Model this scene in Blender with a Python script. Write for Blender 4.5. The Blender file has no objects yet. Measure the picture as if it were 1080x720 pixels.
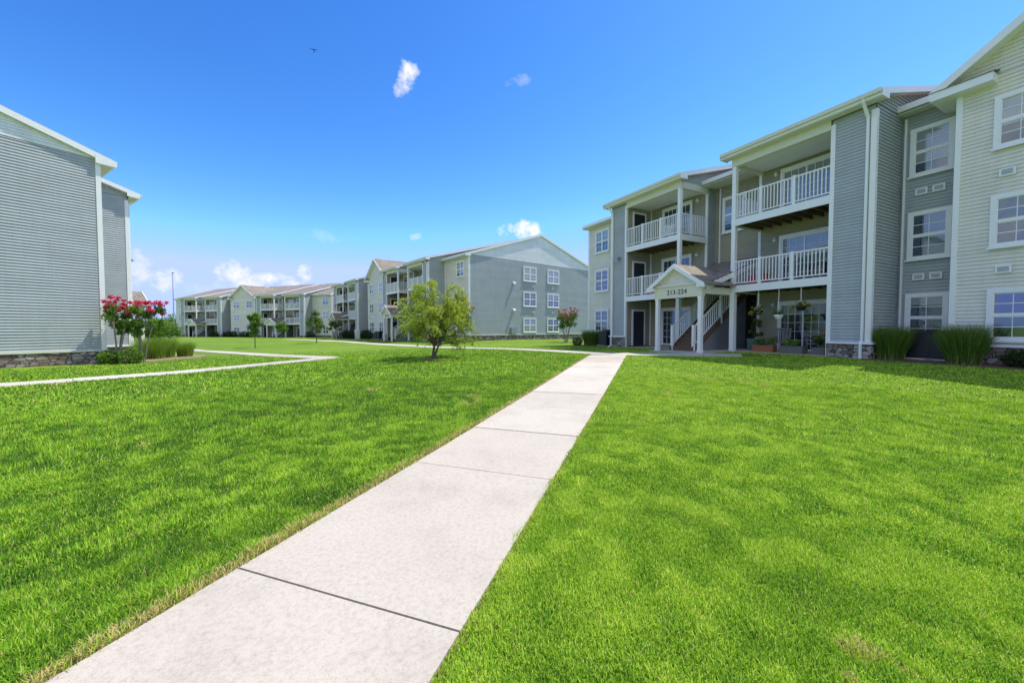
import bpy, math, random
import numpy as np
from mathutils import Vector, Matrix
R = math.radians
random.seed(7); RNG = np.random.default_rng(11)
scene = bpy.context.scene
COL = scene.collection

# ------------------------------------------------------------------ camera
F_PX, TH = 410.0, math.atan(14 / 410.0)
cd = bpy.data.cameras.new("camera"); cam = bpy.data.objects.new("camera", cd); COL.objects.link(cam)
cd.sensor_width = 36; cd.lens = 36 * F_PX / 1080; cd.clip_start = .05; cd.clip_end = 3000
cam.location = (0, 0, 1.5); cam.rotation_euler = (math.pi / 2 - TH, 0, 0)
scene.camera = cam
scene.view_settings.view_transform = 'Standard'; scene.view_settings.look = 'None'
scene.view_settings.exposure = 0; scene.view_settings.gamma = 1

# ------------------------------------------------------------------ terrain height (a gentle surface through surveyed points)
CP = np.array([(0,0,0),(-4,3,0),(4,3,.02),(0,8,.1),(-6,8,.03),(6,8,.2),(9.76,17.4,.45),(13,12,.45),(15,8,.4),(8,20,.42),(5,26,.25),(7,29,.22),
 (-17.7,17,0),(-14,12,0),(-13,9,0),(-22,12,0.03),(-20,25,-.05),(-4.3,38.8,.2),(5,45,.2),(-20,57,-.05),(-45,65,-.3),(-60,90,-.45),
 (-85,95,-.45),(-30,80,-.35),(12,25,.45),(20,20,.45),(-8,22,.1),(0,25,.25),(-10,38,.05)], float)
def _k(a): return np.exp(-((a[:, None, :] - CP[None, :, :2]) ** 2).sum(-1) / 256.0)
W_ = np.linalg.solve(_k(CP[:, :2]) + .02 * np.eye(len(CP)), CP[:, 2] + .2)
def hh(x, y): return _k(np.stack([np.ravel(x), np.ravel(y)], 1).astype(float)) @ W_ - .2
def h(x, y): return float(hh(np.array([x]), np.array([y]))[0])

# ------------------------------------------------------------------ materials
def mat(name):
    m = bpy.data.materials.new(name); m.use_nodes = True
    nt = m.node_tree; b = nt.nodes['Principled BSDF']
    return m, nt, b
def N(nt, t, **kw):
    n = nt.nodes.new(t)
    for k, v in kw.items():
        if k in ('ins',):
            for a, c in v.items(): n.inputs[a].default_value = c
        else: setattr(n, k, v)
    return n
def L(nt, a, b): nt.links.new(a, b)
def ramp(nt, fac, stops):
    r = N(nt, 'ShaderNodeValToRGB'); e = r.color_ramp.elements
    while len(e) < len(stops): e.new(.5)
    for i, (p, c) in enumerate(stops):
        e[i].position = p; e[i].color = (*c, 1) if len(c) == 3 else c
    L(nt, fac, r.inputs['Fac']); return r.outputs['Color']
def objco(nt): return N(nt, 'ShaderNodeTexCoord').outputs['Object']
def noise(nt, co, scale, detail=4, rough=.6):
    n = N(nt, 'ShaderNodeTexNoise', ins={'Scale': scale, 'Detail': detail, 'Roughness': rough}); L(nt, co, n.inputs['Vector']); return n.outputs['Fac']
def mixc(nt, f, a, b, mode='MIX'):
    n = N(nt, 'ShaderNodeMix', data_type='RGBA', blend_type=mode)
    for s, v in ((n.inputs[0], f), (n.inputs[6], a), (n.inputs[7], b)):
        if hasattr(v, 'is_linked'): L(nt, v, s)
        elif isinstance(v, (int, float)): s.default_value = v
        else: s.default_value = (*v, 1)
    return n.outputs[2]
def bump(nt, b, hgt, dist=.01, st=.5):
    n = N(nt, 'ShaderNodeBump', ins={'Strength': st, 'Distance': dist}); L(nt, hgt, n.inputs['Height']); L(nt, n.outputs['Normal'], b.inputs['Normal'])
def plain(name, c, rough=.5, var=.12, scale=2.0, metallic=0, bumpy=0):
    m, nt, b = mat(name); co = objco(nt)
    f = noise(nt, co, scale)
    col = mixc(nt, f, tuple(x * (1 - var) for x in c), tuple(min(1, x * (1 + var)) for x in c))
    L(nt, col, b.inputs['Base Color']); b.inputs['Roughness'].default_value = rough; b.inputs['Metallic'].default_value = metallic
    if bumpy: bump(nt, b, noise(nt, co, 60), .004, bumpy)
    return m
def siding(name, c):
    m, nt, b = mat(name); co = objco(nt)
    mp = N(nt, 'ShaderNodeMapping', ins={'Scale': (1, 1, 5.55)}); L(nt, co, mp.inputs['Vector'])
    f1 = noise(nt, mp.outputs['Vector'], .35, 3); f2 = noise(nt, co, 1.1, 5)
    a = mixc(nt, f1, tuple(x * .82 for x in c), tuple(x * 1.16 for x in c))
    # rain streaks and grime
    mp2 = N(nt, 'ShaderNodeMapping', ins={'Scale': (6, 6, .5)}); L(nt, co, mp2.inputs['Vector'])
    g = ramp(nt, noise(nt, mp2.outputs['Vector'], 1, 5), [(.3, (.93, .93, .92)), (.6, (1, 1, 1))])
    a = mixc(nt, 1, a, g, 'MULTIPLY')
    a = mixc(nt, 1, a, ramp(nt, f2, [(.3, (.92, .93, .92)), (.7, (1.0, 1.0, 1.0))]), 'MULTIPLY')
    L(nt, a, b.inputs['Base Color']); b.inputs['Roughness'].default_value = .55
    bump(nt, b, noise(nt, co, 9, 2), .006, .25)
    return m
def leafmat(name, stops, trans=.35, up=0):
    m, nt, b = mat(name)
    at = N(nt, 'ShaderNodeAttribute', attribute_name='tint')
    col = ramp(nt, at.outputs['Fac'], stops)
    L(nt, col, b.inputs['Base Color']); b.inputs['Roughness'].default_value = .5; b.inputs['Specular IOR Level'].default_value = .08 if up else .25
    t = N(nt, 'ShaderNodeBsdfTranslucent')
    if up:            # short turf: blade normals blended towards the lawn's own normal
        ge = N(nt, 'ShaderNodeNewGeometry'); vs = N(nt, 'ShaderNodeVectorMath', operation='SCALE', ins={'Scale': 1 - up}); L(nt, ge.outputs['Normal'], vs.inputs[0])
        va = N(nt, 'ShaderNodeVectorMath', operation='ADD'); L(nt, vs.outputs[0], va.inputs[0]); va.inputs[1].default_value = (0, 0, up)
        vn = N(nt, 'ShaderNodeVectorMath', operation='NORMALIZE'); L(nt, va.outputs[0], vn.inputs[0]); L(nt, vn.outputs[0], b.inputs['Normal'])
    L(nt, mixc(nt, 1, col, (1.0, 1.05, .55), 'MULTIPLY'), t.inputs['Color'])
    mx = N(nt, 'ShaderNodeMixShader', ins={0: trans}); L(nt, b.outputs[0], mx.inputs[1]); L(nt, t.outputs[0], mx.inputs[2])
    L(nt, mx.outputs[0], nt.nodes['Material Output'].inputs['Surface'])
    return m

M = {}
M['slate'] = siding('slate_siding', (.44, .475, .48))
M['slateskylit'] = siding('slate_skylit_siding', (.46, .49, .495))  # same slate, lightened in colour for the sky light on bay fronts
M['cream'] = siding('cream_siding', (.83, .785, .69))
M['sage'] = siding('sage_siding', (.42, .39, .29))
M['whitesiding'] = siding('white_siding', (.84, .86, .87))
M['white'] = plain('white_trim', (.86, .86, .85), .4, .05)
M['beam'] = plain('cream_trim', (.72, .70, .56), .45, .06)
M['soffit'] = plain('soffit', (.70, .69, .60), .5, .05)
M['dark'] = plain('dark_door', (.018, .024, .035), .35, .2)
M['wood'] = plain('brown_deck_wood', (.15, .10, .065), .7, .35, 6, bumpy=.4)
M['greywall'] = plain('grey_skirt', (.20, .21, .23), .7, .1)
M['metal'] = plain('grey_metal', (.42, .43, .44), .4, .1, metallic=.6)
M['black'] = plain('black_metal', (.012, .014, .02), .45, .2)
M['vent'] = plain('vent_grey', (.35, .37, .40), .5, .1)
M['terracotta'] = plain('terracotta', (.34, .12, .06), .7, .2, 8)
M['potgreen'] = plain('green_glazed_pot', (.10, .17, .15), .3, .2, 5)
M['potgrey'] = plain('grey_planter', (.16, .15, .14), .7, .2, 8)
M['red'] = plain('red_fabric', (.50, .03, .06), .6, .15)
M['wicker'] = plain('grey_woven', (.22, .20, .20), .7, .25, 20, bumpy=.5)
M['bark'] = plain('bark', (.13, .10, .075), .9, .4, 10, bumpy=.9)
M['barkpale'] = plain('pale_bark', (.27, .23, .19), .85, .35, 8, bumpy=.6)
M['text'] = plain('number_grey', (.10, .11, .13), .5, .05)
M['glow'] = plain('lamp_glass', (.80, .79, .74), .25, .02)
M['bird'] = plain('bird_dark', (.03, .03, .035), .8, .1)

def shingles():
    m, nt, b = mat('shingles'); co = objco(nt)
    br = N(nt, 'ShaderNodeTexBrick', ins={'Scale': 1.0, 'Mortar Size': .012, 'Brick Width': .33, 'Row Height': .14,
            'Color1': (.34, .305, .26, 1), 'Color2': (.255, .225, .19, 1), 'Mortar': (.12, .10, .08, 1)}); L(nt, co, br.inputs['Vector'])
    a = mixc(nt, 1, br.outputs['Color'], ramp(nt, noise(nt, co, .8, 5), [(.3, (.75, .74, .72)), (.7, (1.15, 1.1, 1.05))]), 'MULTIPLY')
    a = mixc(nt, 1, a, ramp(nt, noise(nt, co, 55, 3), [(.3, (.75, .75, .75)), (.7, (1.2, 1.2, 1.2))]), 'MULTIPLY')
    L(nt, a, b.inputs['Base Color']); b.inputs['Roughness'].default_value = .9
    bump(nt, b, br.outputs['Fac'], .01, -.5); return m
M['roof'] = shingles()
def stone():
    m, nt, b = mat('stone_veneer'); co = objco(nt)
    sx = N(nt, 'ShaderNodeSeparateXYZ'); L(nt, co, sx.inputs[0])
    ad = N(nt, 'ShaderNodeMath', operation='ADD'); L(nt, sx.outputs[0], ad.inputs[0]); L(nt, sx.outputs[1], ad.inputs[1])
    cb = N(nt, 'ShaderNodeCombineXYZ'); L(nt, ad.outputs[0], cb.inputs[0])
    sc = N(nt, 'ShaderNodeMath', operation='MULTIPLY', ins={1: 1.9}); L(nt, sx.outputs[2], sc.inputs[0]); L(nt, sc.outputs[0], cb.inputs[1])
    v = N(nt, 'ShaderNodeTexVoronoi', feature='F1', ins={'Scale': 4.2}); L(nt, cb.outputs[0], v.inputs['Vector'])
    d = N(nt, 'ShaderNodeTexVoronoi', feature='DISTANCE_TO_EDGE', ins={'Scale': 4.2}); L(nt, cb.outputs[0], d.inputs['Vector'])
    bw = N(nt, 'ShaderNodeSeparateColor'); L(nt, v.outputs['Color'], bw.inputs[0])
    c = ramp(nt, bw.outputs[0], [(0, (.10, .075, .065)), (.35, (.22, .16, .13)), (.65, (.36, .31, .27)), (1, (.50, .47, .44))])
    c = mixc(nt, 1, c, ramp(nt, noise(nt, co, 14), [(.3, (.7, .7, .7)), (.7, (1.2, 1.2, 1.2))]), 'MULTIPLY')
    e = ramp(nt, d.outputs['Distance'], [(.0, (0, 0, 0)), (.08, (1, 1, 1))])
    c = mixc(nt, e, (.06, .05, .05), c)
    L(nt, c, b.inputs['Base Color']); b.inputs['Roughness'].default_value = .85
    bump(nt, b, e, .03, .8); return m
M['stone'] = stone()
def concrete(name, c=(.60, .55, .465)):
    m, nt, b = mat(name); co = objco(nt)
    at = N(nt, 'ShaderNodeAttribute', attribute_name='tint')
    a = ramp(nt, noise(nt, co, 1.3, 6, .65), [(.25, tuple(x * .84 for x in c)), (.5, c), (.8, tuple(x * 1.08 for x in c))])
    a = mixc(nt, 1, a, ramp(nt, noise(nt, co, 140, 3, .7), [(.27, (.62, .60, .57)), (.42, (1, 1, 1)), (.75, (1.06, 1.06, 1.06))]), 'MULTIPLY')
    a = mixc(nt, 1, a, ramp(nt, noise(nt, co, 34, 5, .7), [(.3, (.80, .785, .76)), (.55, (1, 1, 1))]), 'MULTIPLY')
    vo = N(nt, 'ShaderNodeTexVoronoi', feature='F1', ins={'Scale': 26}); L(nt, co, vo.inputs['Vector'])
    a = mixc(nt, 1, a, ramp(nt, vo.outputs['Distance'], [(.03, (.6, .56, .5)), (.09, (1, 1, 1))]), 'MULTIPLY')
    a = mixc(nt, 1, a, ramp(nt, at.outputs['Fac'], [(0, (.86, .835, .82)), (1, (1.04, 1.04, 1.04))]), 'MULTIPLY')
    L(nt, a, b.inputs['Base Color']); b.inputs['Roughness'].default_value = .85
    bump(nt, b, noise(nt, co, 120, 4), .003, .5); return m
M['concrete'] = concrete('pale_concrete')
def pane_mat(name='window_glass', refl=.09, hi=2.6):
    m, nt, b = mat(name); co = objco(nt)
    oi = N(nt, 'ShaderNodeObjectInfo'); sx = N(nt, 'ShaderNodeSeparateXYZ'); L(nt, co, sx.inputs[0])
    # horizontal blinds down to a height that differs per window
    w = N(nt, 'ShaderNodeTexWave', wave_type='BANDS', bands_direction='Z', ins={'Scale': 6.2, 'Distortion': .0}); L(nt, co, w.inputs['Vector'])
    bl = ramp(nt, w.outputs['Fac'], [(0, (.16, .17, .19)), (.6, (.34, .34, .33))])
    mr = N(nt, 'ShaderNodeMapRange', ins={1: 0, 2: 1, 3: -.6, 4: hi}); L(nt, oi.outputs['Random'], mr.inputs[0])
    gt = N(nt, 'ShaderNodeMath', operation='GREATER_THAN'); L(nt, sx.outputs[2], gt.inputs[0]); L(nt, mr.outputs[0], gt.inputs[1])
    dk = ramp(nt, noise(nt, co, 2.2, 3), [(.35, (.008, .012, .02)), (.7, (.05, .06, .08))])
    c = mixc(nt, gt.outputs[0], dk, bl)
    L(nt, c, b.inputs['Base Color']); b.inputs['Roughness'].default_value = .6; b.inputs['Specular IOR Level'].default_value = 0
    gl = N(nt, 'ShaderNodeBsdfGlossy', ins={'Color': (.72, .86, 1, 1), 'Roughness': .02})
    nn = N(nt, 'ShaderNodeBump', ins={'Strength': .12, 'Distance': .02}); L(nt, noise(nt, co, 1.4, 2), nn.inputs['Height']); L(nt, nn.outputs[0], gl.inputs['Normal'])
    lw = N(nt, 'ShaderNodeFresnel', ins={'IOR': 1.9}); mx = N(nt, 'ShaderNodeMixShader')
    fa = N(nt, 'ShaderNodeMath', operation='ADD', ins={1: refl}, use_clamp=True); L(nt, lw.outputs[0], fa.inputs[0]); L(nt, fa.outputs[0], mx.inputs[0])
    L(nt, b.outputs[0], mx.inputs[1]); L(nt, gl.outputs[0], mx.inputs[2]); L(nt, mx.outputs[0], nt.nodes['Material Output'].inputs['Surface'])
    return m
M['pane'] = pane_mat()
M['doorpane'] = pane_mat('door_glass', .03, 4.5)
def lawn_mat():
    m, nt, b = mat('lawn_turf'); co = objco(nt)
    at = N(nt, 'ShaderNodeAttribute', attribute_name='dry')
    big = noise(nt, co, .12, 4); mid = noise(nt, co, .9, 5); fine = noise(nt, co, 22, 4, .8)
    c = ramp(nt, big, [(.3, (.125, .225, .026)), (.5, (.165, .275, .03)), (.7, (.21, .32, .038))])
    c = mixc(nt, 1, c, ramp(nt, mid, [(.25, (.72, .78, .7)), (.5, (1, 1, 1)), (.75, (1.22, 1.12, 1.0))]), 'MULTIPLY')
    c = mixc(nt, 1, c, ramp(nt, fine, [(.28, (.42, .48, .4)), (.5, (1, 1, 1)), (.75, (1.45, 1.35, 1.2))]), 'MULTIPLY')
    c = mixc(nt, at.outputs['Fac'], c, mixc(nt, fine, (.17, .125, .05), (.36, .27, .13)))
    L(nt, c, b.inputs['Base Color']); b.inputs['Roughness'].default_value = .85; b.inputs['Specular IOR Level'].default_value = .1
    bump(nt, b, fine, .05, .7); return m
M['lawn'] = lawn_mat()
M['soil'] = plain('mulch', (.135, .082, .055), .95, .55, 25, bumpy=1)
M['mulchred'] = plain('pale_mulch', (.30, .20, .13), .95, .45, 25, bumpy=1)
M['blade'] = leafmat('grass_blade', [(0, (.07, .18, .022)), (.3, (.23, .46, .028)), (.6, (.44, .67, .055)), (.85, (.63, .78, .10)), (.93, (.56, .48, .16)), (1, (.70, .58, .28))], .35, .5)
M['leafmid'] = leafmat('leaf_mid', [(0, (.03, .065, .015)), (.5, (.10, .19, .028)), (1, (.23, .34, .05))])
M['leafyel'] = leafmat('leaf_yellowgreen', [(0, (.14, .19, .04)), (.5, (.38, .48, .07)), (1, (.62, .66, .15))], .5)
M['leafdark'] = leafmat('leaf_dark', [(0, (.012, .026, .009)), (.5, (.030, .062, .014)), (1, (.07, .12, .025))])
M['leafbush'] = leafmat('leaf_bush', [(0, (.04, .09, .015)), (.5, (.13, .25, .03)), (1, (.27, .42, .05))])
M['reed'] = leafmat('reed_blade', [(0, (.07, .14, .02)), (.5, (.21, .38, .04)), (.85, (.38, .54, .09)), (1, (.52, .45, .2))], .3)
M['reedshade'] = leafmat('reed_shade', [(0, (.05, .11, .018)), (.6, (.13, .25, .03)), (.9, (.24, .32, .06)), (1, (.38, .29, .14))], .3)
M['blossom'] = leafmat('blossom_pink', [(0, (.45, .02, .07)), (.5, (.78, .06, .16)), (1, (.90, .25, .36))], .3)
M['blossomdull'] = leafmat('blossom_dusky', [(0, (.26, .05, .05)), (.5, (.50, .12, .11)), (1, (.66, .25, .22))], .3)
M['flower'] = leafmat('flower_yellow', [(0, (.03, .07, .012)), (.55, (.09, .16, .025)), (.72, (.55, .40, .04)), (1, (.7, .6, .2))], .3)

# ------------------------------------------------------------------ mesh builder
class MB:
    def __init__(s): s.v = []; s.f = []
    def poly(s, *p):
        i = len(s.v); s.v += [tuple(q) for q in p]; s.f.append(tuple(range(i, i + len(p)))); return s
    def box(s, x0, x1, y0, y1, z0, z1):
        x0, x1 = min(x0, x1), max(x0, x1); y0, y1 = min(y0, y1), max(y0, y1); z0, z1 = min(z0, z1), max(z0, z1)
        i = len(s.v)
        s.v += [(x0,y0,z0),(x1,y0,z0),(x1,y1,z0),(x0,y1,z0),(x0,y0,z1),(x1,y0,z1),(x1,y1,z1),(x0,y1,z1)]
        s.f += [(i,i+3,i+2,i+1),(i+4,i+5,i+6,i+7),(i,i+1,i+5,i+4),(i+1,i+2,i+6,i+5),(i+2,i+3,i+7,i+6),(i+3,i,i+4,i+7)]; return s
    def slab(s, top, t):                       # polygon extruded straight down
        n = len(top); i = len(s.v)
        s.v += [tuple(p) for p in top] + [(p[0], p[1], p[2] - t) for p in top]
        s.f.append(tuple(range(i, i + n))); s.f.append(tuple(range(i + 2 * n - 1, i + n - 1, -1)))
        for k in range(n): s.f.append((i + k, i + n + k, i + n + (k + 1) % n, i + (k + 1) % n))
        return s
    def bar(s, p, q, w, hgt, up=(0, 0, 1)):    # box-section bar from p to q
        p, q = Vector(p), Vector(q); d = (q - p).normalized(); u = Vector(up)
        a = d.cross(u)
        if a.length < 1e-4: a = d.cross(Vector((1, 0, 0)))
        a.normalize(); b = a.cross(d).normalized(); a *= w / 2; b *= hgt / 2; i = len(s.v)
        for c in (p, q): s.v += [tuple(c - a - b), tuple(c + a - b), tuple(c + a + b), tuple(c - a + b)]
        s.f += [(i,i+1,i+2,i+3),(i+7,i+6,i+5,i+4)] + [(i+k, i+4+k, i+4+(k+1)%4, i+(k+1)%4) for k in range(4)]; return s
    def tube(s, path, rad, n=6):
        i = len(s.v); m = len(path); rad = rad if hasattr(rad, '__len__') else [rad] * m
        for k, p in enumerate(path):
            a = Vector(path[min(k + 1, m - 1)]) - Vector(path[max(k - 1, 0)]); a.normalize()
            x = a.orthogonal().normalized(); y = a.cross(x)
            for j in range(n):
                t = 2 * math.pi * j / n; s.v.append(tuple(Vector(p) + (x * math.cos(t) + y * math.sin(t)) * rad[k]))
        for k in range(m - 1):
            for j in range(n):
                s.f.append((i+k*n+j, i+k*n+(j+1)%n, i+(k+1)*n+(j+1)%n, i+(k+1)*n+j))
        s.f.append(tuple(range(i + n - 1, i - 1, -1))); s.f.append(tuple(range(i + (m-1)*n, i + m*n))); return s
    def lathe(s, prof, c=(0, 0), n=14):
        i = len(s.v)
        for r, z in prof:
            for j in range(n):
                t = 2 * math.pi * j / n; s.v.append((c[0] + r * math.cos(t), c[1] + r * math.sin(t), z))
        for k in range(len(prof) - 1):
            for j in range(n): s.f.append((i+k*n+j, i+k*n+(j+1)%n, i+(k+1)*n+(j+1)%n, i+(k+1)*n+j))
        s.f.append(tuple(range(i + n - 1, i - 1, -1))); s.f.append(tuple(range(i + (len(prof)-1)*n, i + len(prof)*n))); return s
    def lap(s, p0, p1, z0, z1, n, xl=None, xr=None, e=.112, d=.031):   # lapped siding boards along p0-p1, facing n
        Lh = math.dist(p0, p1); dx, dy = (p1[0]-p0[0]) / Lh, (p1[1]-p0[1]) / Lh
        xl = xl or (lambda z: 0); xr = xr or (lambda z: Lh)
        def P(t, z, o): return (p0[0] + dx*t + n[0]*o, p0[1] + dy*t + n[1]*o, z)
        z = z0
        while z < z1 - 1e-4:
            zb = min(z + e, z1); a, b, c, q = xl(z), xr(z), xr(zb), xl(zb)
            if b - a > .02:
                q = min(q, c); s.poly(P(a, z, d), P(b, z, d), P(c, zb, .002), P(q, zb, .002))
                s.poly(P(a, z, .001), P(b, z, .001), P(b, z, d), P(a, z, d))
            z = zb
        return s
    def build_each(s, name, m, parent=None):       # every box or prism becomes an object of its own
        for i in range(0, len(s.v), 8):
            q = MB(); q.v = s.v[i:i+8]; q.f = [tuple(k - i for k in f) for f in s.f if i <= f[0] < i + 8]; q.build(name, m, parent)
    def build(s, name, m, parent=None, bevel=0, smooth=False, loc=None):
        me = bpy.data.meshes.new(name); me.from_pydata(s.v, [], s.f); me.materials.append(m); me.update()
        if smooth: me.polygons.foreach_set('use_smooth', [True] * len(me.polygons))
        o = bpy.data.objects.new(name, me); COL.objects.link(o); o.parent = parent
        if loc: o.location = loc
        if bevel:
            b = o.modifiers.new('edge', 'BEVEL'); b.width = bevel; b.segments = 1; b.limit_method = 'ANGLE'
        return o
def npmesh(name, verts, nper, m, parent=None, tint=None):
    nv = len(verts); nf = nv // nper
    me = bpy.data.meshes.new(name); me.vertices.add(nv); me.vertices.foreach_set('co', verts.astype(np.float32).ravel())
    me.loops.add(nv); me.loops.foreach_set('vertex_index', np.arange(nv, dtype=np.int32))
    me.polygons.add(nf); me.polygons.foreach_set('loop_start', np.arange(0, nv, nper, dtype=np.int32))
    me.update(calc_edges=True)
    if tint is not None:
        a = me.attributes.new('tint', 'FLOAT', 'POINT'); a.data.foreach_set('value', np.clip(tint, 0, 1).astype(np.float32))
    me.materials.append(m)
    o = bpy.data.objects.new(name, me); COL.objects.link(o); o.parent = parent; return o
def thing(name, label, cat, loc=(0, 0, 0), rotz=0, group=None):
    o = bpy.data.objects.new(name, None); COL.objects.link(o); o.location = loc; o.rotation_euler = (0, 0, rotz)
    o.empty_display_size = .2; o['label'] = label; o['category'] = cat
    if group: o['group'] = group
    return o
def struct(o): o['kind'] = 'structure'; return o
def copy_tree(o, parent=None):
    c = o.copy(); COL.objects.link(c)
    if parent: c.parent = parent
    for ch in list(o.children): copy_tree(ch, c)
    return c

# ------------------------------------------------------------------ world and sun
SUN_AZ, SUN_EL = R(25), R(65)          # azimuth measured from +X towards +Y
sd = Vector((math.cos(SUN_AZ) * math.cos(SUN_EL), math.sin(SUN_AZ) * math.cos(SUN_EL), math.sin(SUN_EL)))
ld = bpy.data.lights.new('sun', 'SUN'); ld.energy = 5.0; ld.angle = R(.53); ld.color = (1, .94, .82)
sun = bpy.data.objects.new('sun', ld); COL.objects.link(sun); sun.rotation_euler = sd.to_track_quat('Z', 'Y').to_euler()
w = bpy.data.worlds.new('World'); scene.world = w; w.use_nodes = True; nt = w.node_tree
bg = nt.nodes['Background']
sky = N(nt, 'ShaderNodeTexSky', sky_type='NISHITA', sun_disc=False, sun_elevation=SUN_EL, sun_rotation=math.pi / 2 - SUN_AZ,
        altitude=0, air_density=1.0, dust_density=.25, ozone_density=2.5)
hs = N(nt, 'ShaderNodeHueSaturation', ins={'Hue': .502, 'Saturation': 1.12, 'Value': 1.0}); L(nt, sky.outputs[0], hs.inputs['Color'])
# camera-like tone response of the sky: channel contrast and soft limits
spc = N(nt, 'ShaderNodeSeparateColor'); L(nt, hs.outputs[0], spc.inputs[0]); cmb = N(nt, 'ShaderNodeCombineColor')
for i, (pw_, mu_, lim) in enumerate(((1.85, .56, 60), (1.5, .775, 60), (1.1, 1.40, 60))):
    a_ = N(nt, 'ShaderNodeMath', operation='POWER', ins={1: pw_}); L(nt, spc.outputs[i], a_.inputs[0])
    b_ = N(nt, 'ShaderNodeMath', operation='MULTIPLY', ins={1: mu_}); L(nt, a_.outputs[0], b_.inputs[0])
    c_ = N(nt, 'ShaderNodeMath', operation='MINIMUM', ins={1: (3.6, 4.75, 60)[i]}); L(nt, b_.outputs[0], c_.inputs[0]); L(nt, c_.outputs[0], cmb.inputs[i])
skyc = cmb.outputs[0]
gen = N(nt, 'ShaderNodeTexCoord').outputs['Generated']
nz = N(nt, 'ShaderNodeTexNoise', ins={'Scale': 26, 'Detail': 8, 'Roughness': .62}); L(nt, gen, nz.inputs['Vector'])
def dirpx(px, py):
    x = (px - 540) / F_PX; z = -(py - 360) / F_PX
    return Vector((x, math.cos(TH) + z * math.sin(TH), -math.sin(TH) + z * math.cos(TH))).normalized()
def vm(op, a, b=None):
    n = N(nt, 'ShaderNodeMath', operation=op)
    for i, q in enumerate((a, b)):
        if q is None: continue
        if hasattr(q, 'is_linked'): L(nt, q, n.inputs[i])
        else: n.inputs[i].default_value = q
    return n.outputs[0]
def dot(vec):
    n = N(nt, 'ShaderNodeVectorMath', operation='DOT_PRODUCT'); L(nt, gen, n.inputs[0]); n.inputs[1].default_value = vec; return n.outputs['Value']
total = None
# direction (as seen in the photo), half-width and half-height (degrees), tilt, density
for px, py, ww, hw, tilt, dens in [(429, 82, 1.6, 2.1, -25, .95), (545, 86, 1.9, .7, 10, .26), (549, 242, 3.6, 1.3, 0, 1.1), (437, 249, 1.1, .6, 0, .5),
        (246, 290, 1.9, 1.6, -20, .95), (262, 299, 2.6, 1.1, 0, .9), (292, 296, 3.2, .95, 0, .85), (321, 288, 1.0, 1.1, 0, .9), (166, 294, 3.0, 1.3, 0, .85),
        (148, 280, 1.2, 1.5, 0, .6), (120, 238, 1.5, .8, 0, .2), (345, 250, 2.5, .8, 0, .16), (230, 305, 5.5, 1.2, 0, .22)]:
    d0 = dirpx(px, py); e1 = d0.cross(Vector((0, 0, 1))).normalized(); e2 = e1.cross(d0).normalized()
    c, s = math.cos(R(tilt)), math.sin(R(tilt)); f1 = e1 * c + e2 * s; f2 = e2 * c - e1 * s
    a = vm('POWER', vm('ABSOLUTE', vm('DIVIDE', dot(f1), math.tan(R(ww)))), 2.0); b = vm('POWER', vm('ABSOLUTE', vm('DIVIDE', dot(f2), math.tan(R(hw)))), 2.0)
    q = vm('SUBTRACT', 1.0, vm('ADD', a, b))
    q = vm('ADD', vm('MULTIPLY', q, .75), vm('MULTIPLY', vm('SUBTRACT', nz.outputs['Fac'], .52), 4.0))
    q = vm('MULTIPLY', vm('MINIMUM', vm('MAXIMUM', q, 0.0), 1.0), dens)
    front = vm('GREATER_THAN', dot(d0), .5)
    q = vm('MULTIPLY', q, front)
    total = q if total is None else vm('MAXIMUM', total, q)
# broken bright cumulus added as fill light in the unseen sky behind the photographer
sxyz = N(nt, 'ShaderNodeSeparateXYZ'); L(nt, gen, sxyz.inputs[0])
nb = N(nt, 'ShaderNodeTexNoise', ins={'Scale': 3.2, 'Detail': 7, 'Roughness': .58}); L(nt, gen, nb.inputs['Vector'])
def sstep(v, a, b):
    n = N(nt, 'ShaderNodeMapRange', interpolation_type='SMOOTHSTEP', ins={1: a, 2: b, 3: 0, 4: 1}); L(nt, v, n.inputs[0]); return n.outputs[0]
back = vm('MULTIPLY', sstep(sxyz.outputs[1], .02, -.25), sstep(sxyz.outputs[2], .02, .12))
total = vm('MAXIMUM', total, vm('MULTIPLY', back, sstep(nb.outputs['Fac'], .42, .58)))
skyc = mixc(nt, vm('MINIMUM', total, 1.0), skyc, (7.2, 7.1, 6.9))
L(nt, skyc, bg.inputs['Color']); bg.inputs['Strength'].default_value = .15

# ------------------------------------------------------------------ ground
def spaced(lo, hi, step, far, k=1.12):
    out = list(np.arange(lo, hi + 1e-6, step)); s = step; x = hi
    while x < far: s *= k; x += s; out.append(x)
    s = step; x = lo
    while x > -far: s *= k; x -= s; out.insert(0, x)
    return np.array(out)
PD = Vector((.3300, .9440)).normalized(); PN = Vector((PD.y, -PD.x))          # walk direction and its right-hand normal
PA = Vector((-1.69, 2.35)); PW = 1.52                                          # a joint on the left edge, walk width
gx = spaced(-24, 22, .5, 1500); gy = spaced(-4, 46, .5, 1500)
X, Y = np.meshgrid(gx, gy, indexing='ij'); Z = hh(X, Y).reshape(X.shape)
nx, ny = X.shape
vv = np.stack([X, Y, Z], -1).reshape(-1, 3)
ii = np.arange(nx * ny).reshape(nx, ny)
ff = np.stack([ii[:-1, :-1], ii[1:, :-1], ii[1:, 1:], ii[:-1, 1:]], -1).reshape(-1, 4)
me = bpy.data.meshes.new('lawn'); me.from_pydata(vv.tolist(), [], ff.tolist()); me.materials.append(M['lawn']); me.update()
me.polygons.foreach_set('use_smooth', [True] * len(me.polygons))
lawn = bpy.data.objects.new('lawn', me); COL.objects.link(lawn); struct(lawn)

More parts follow.
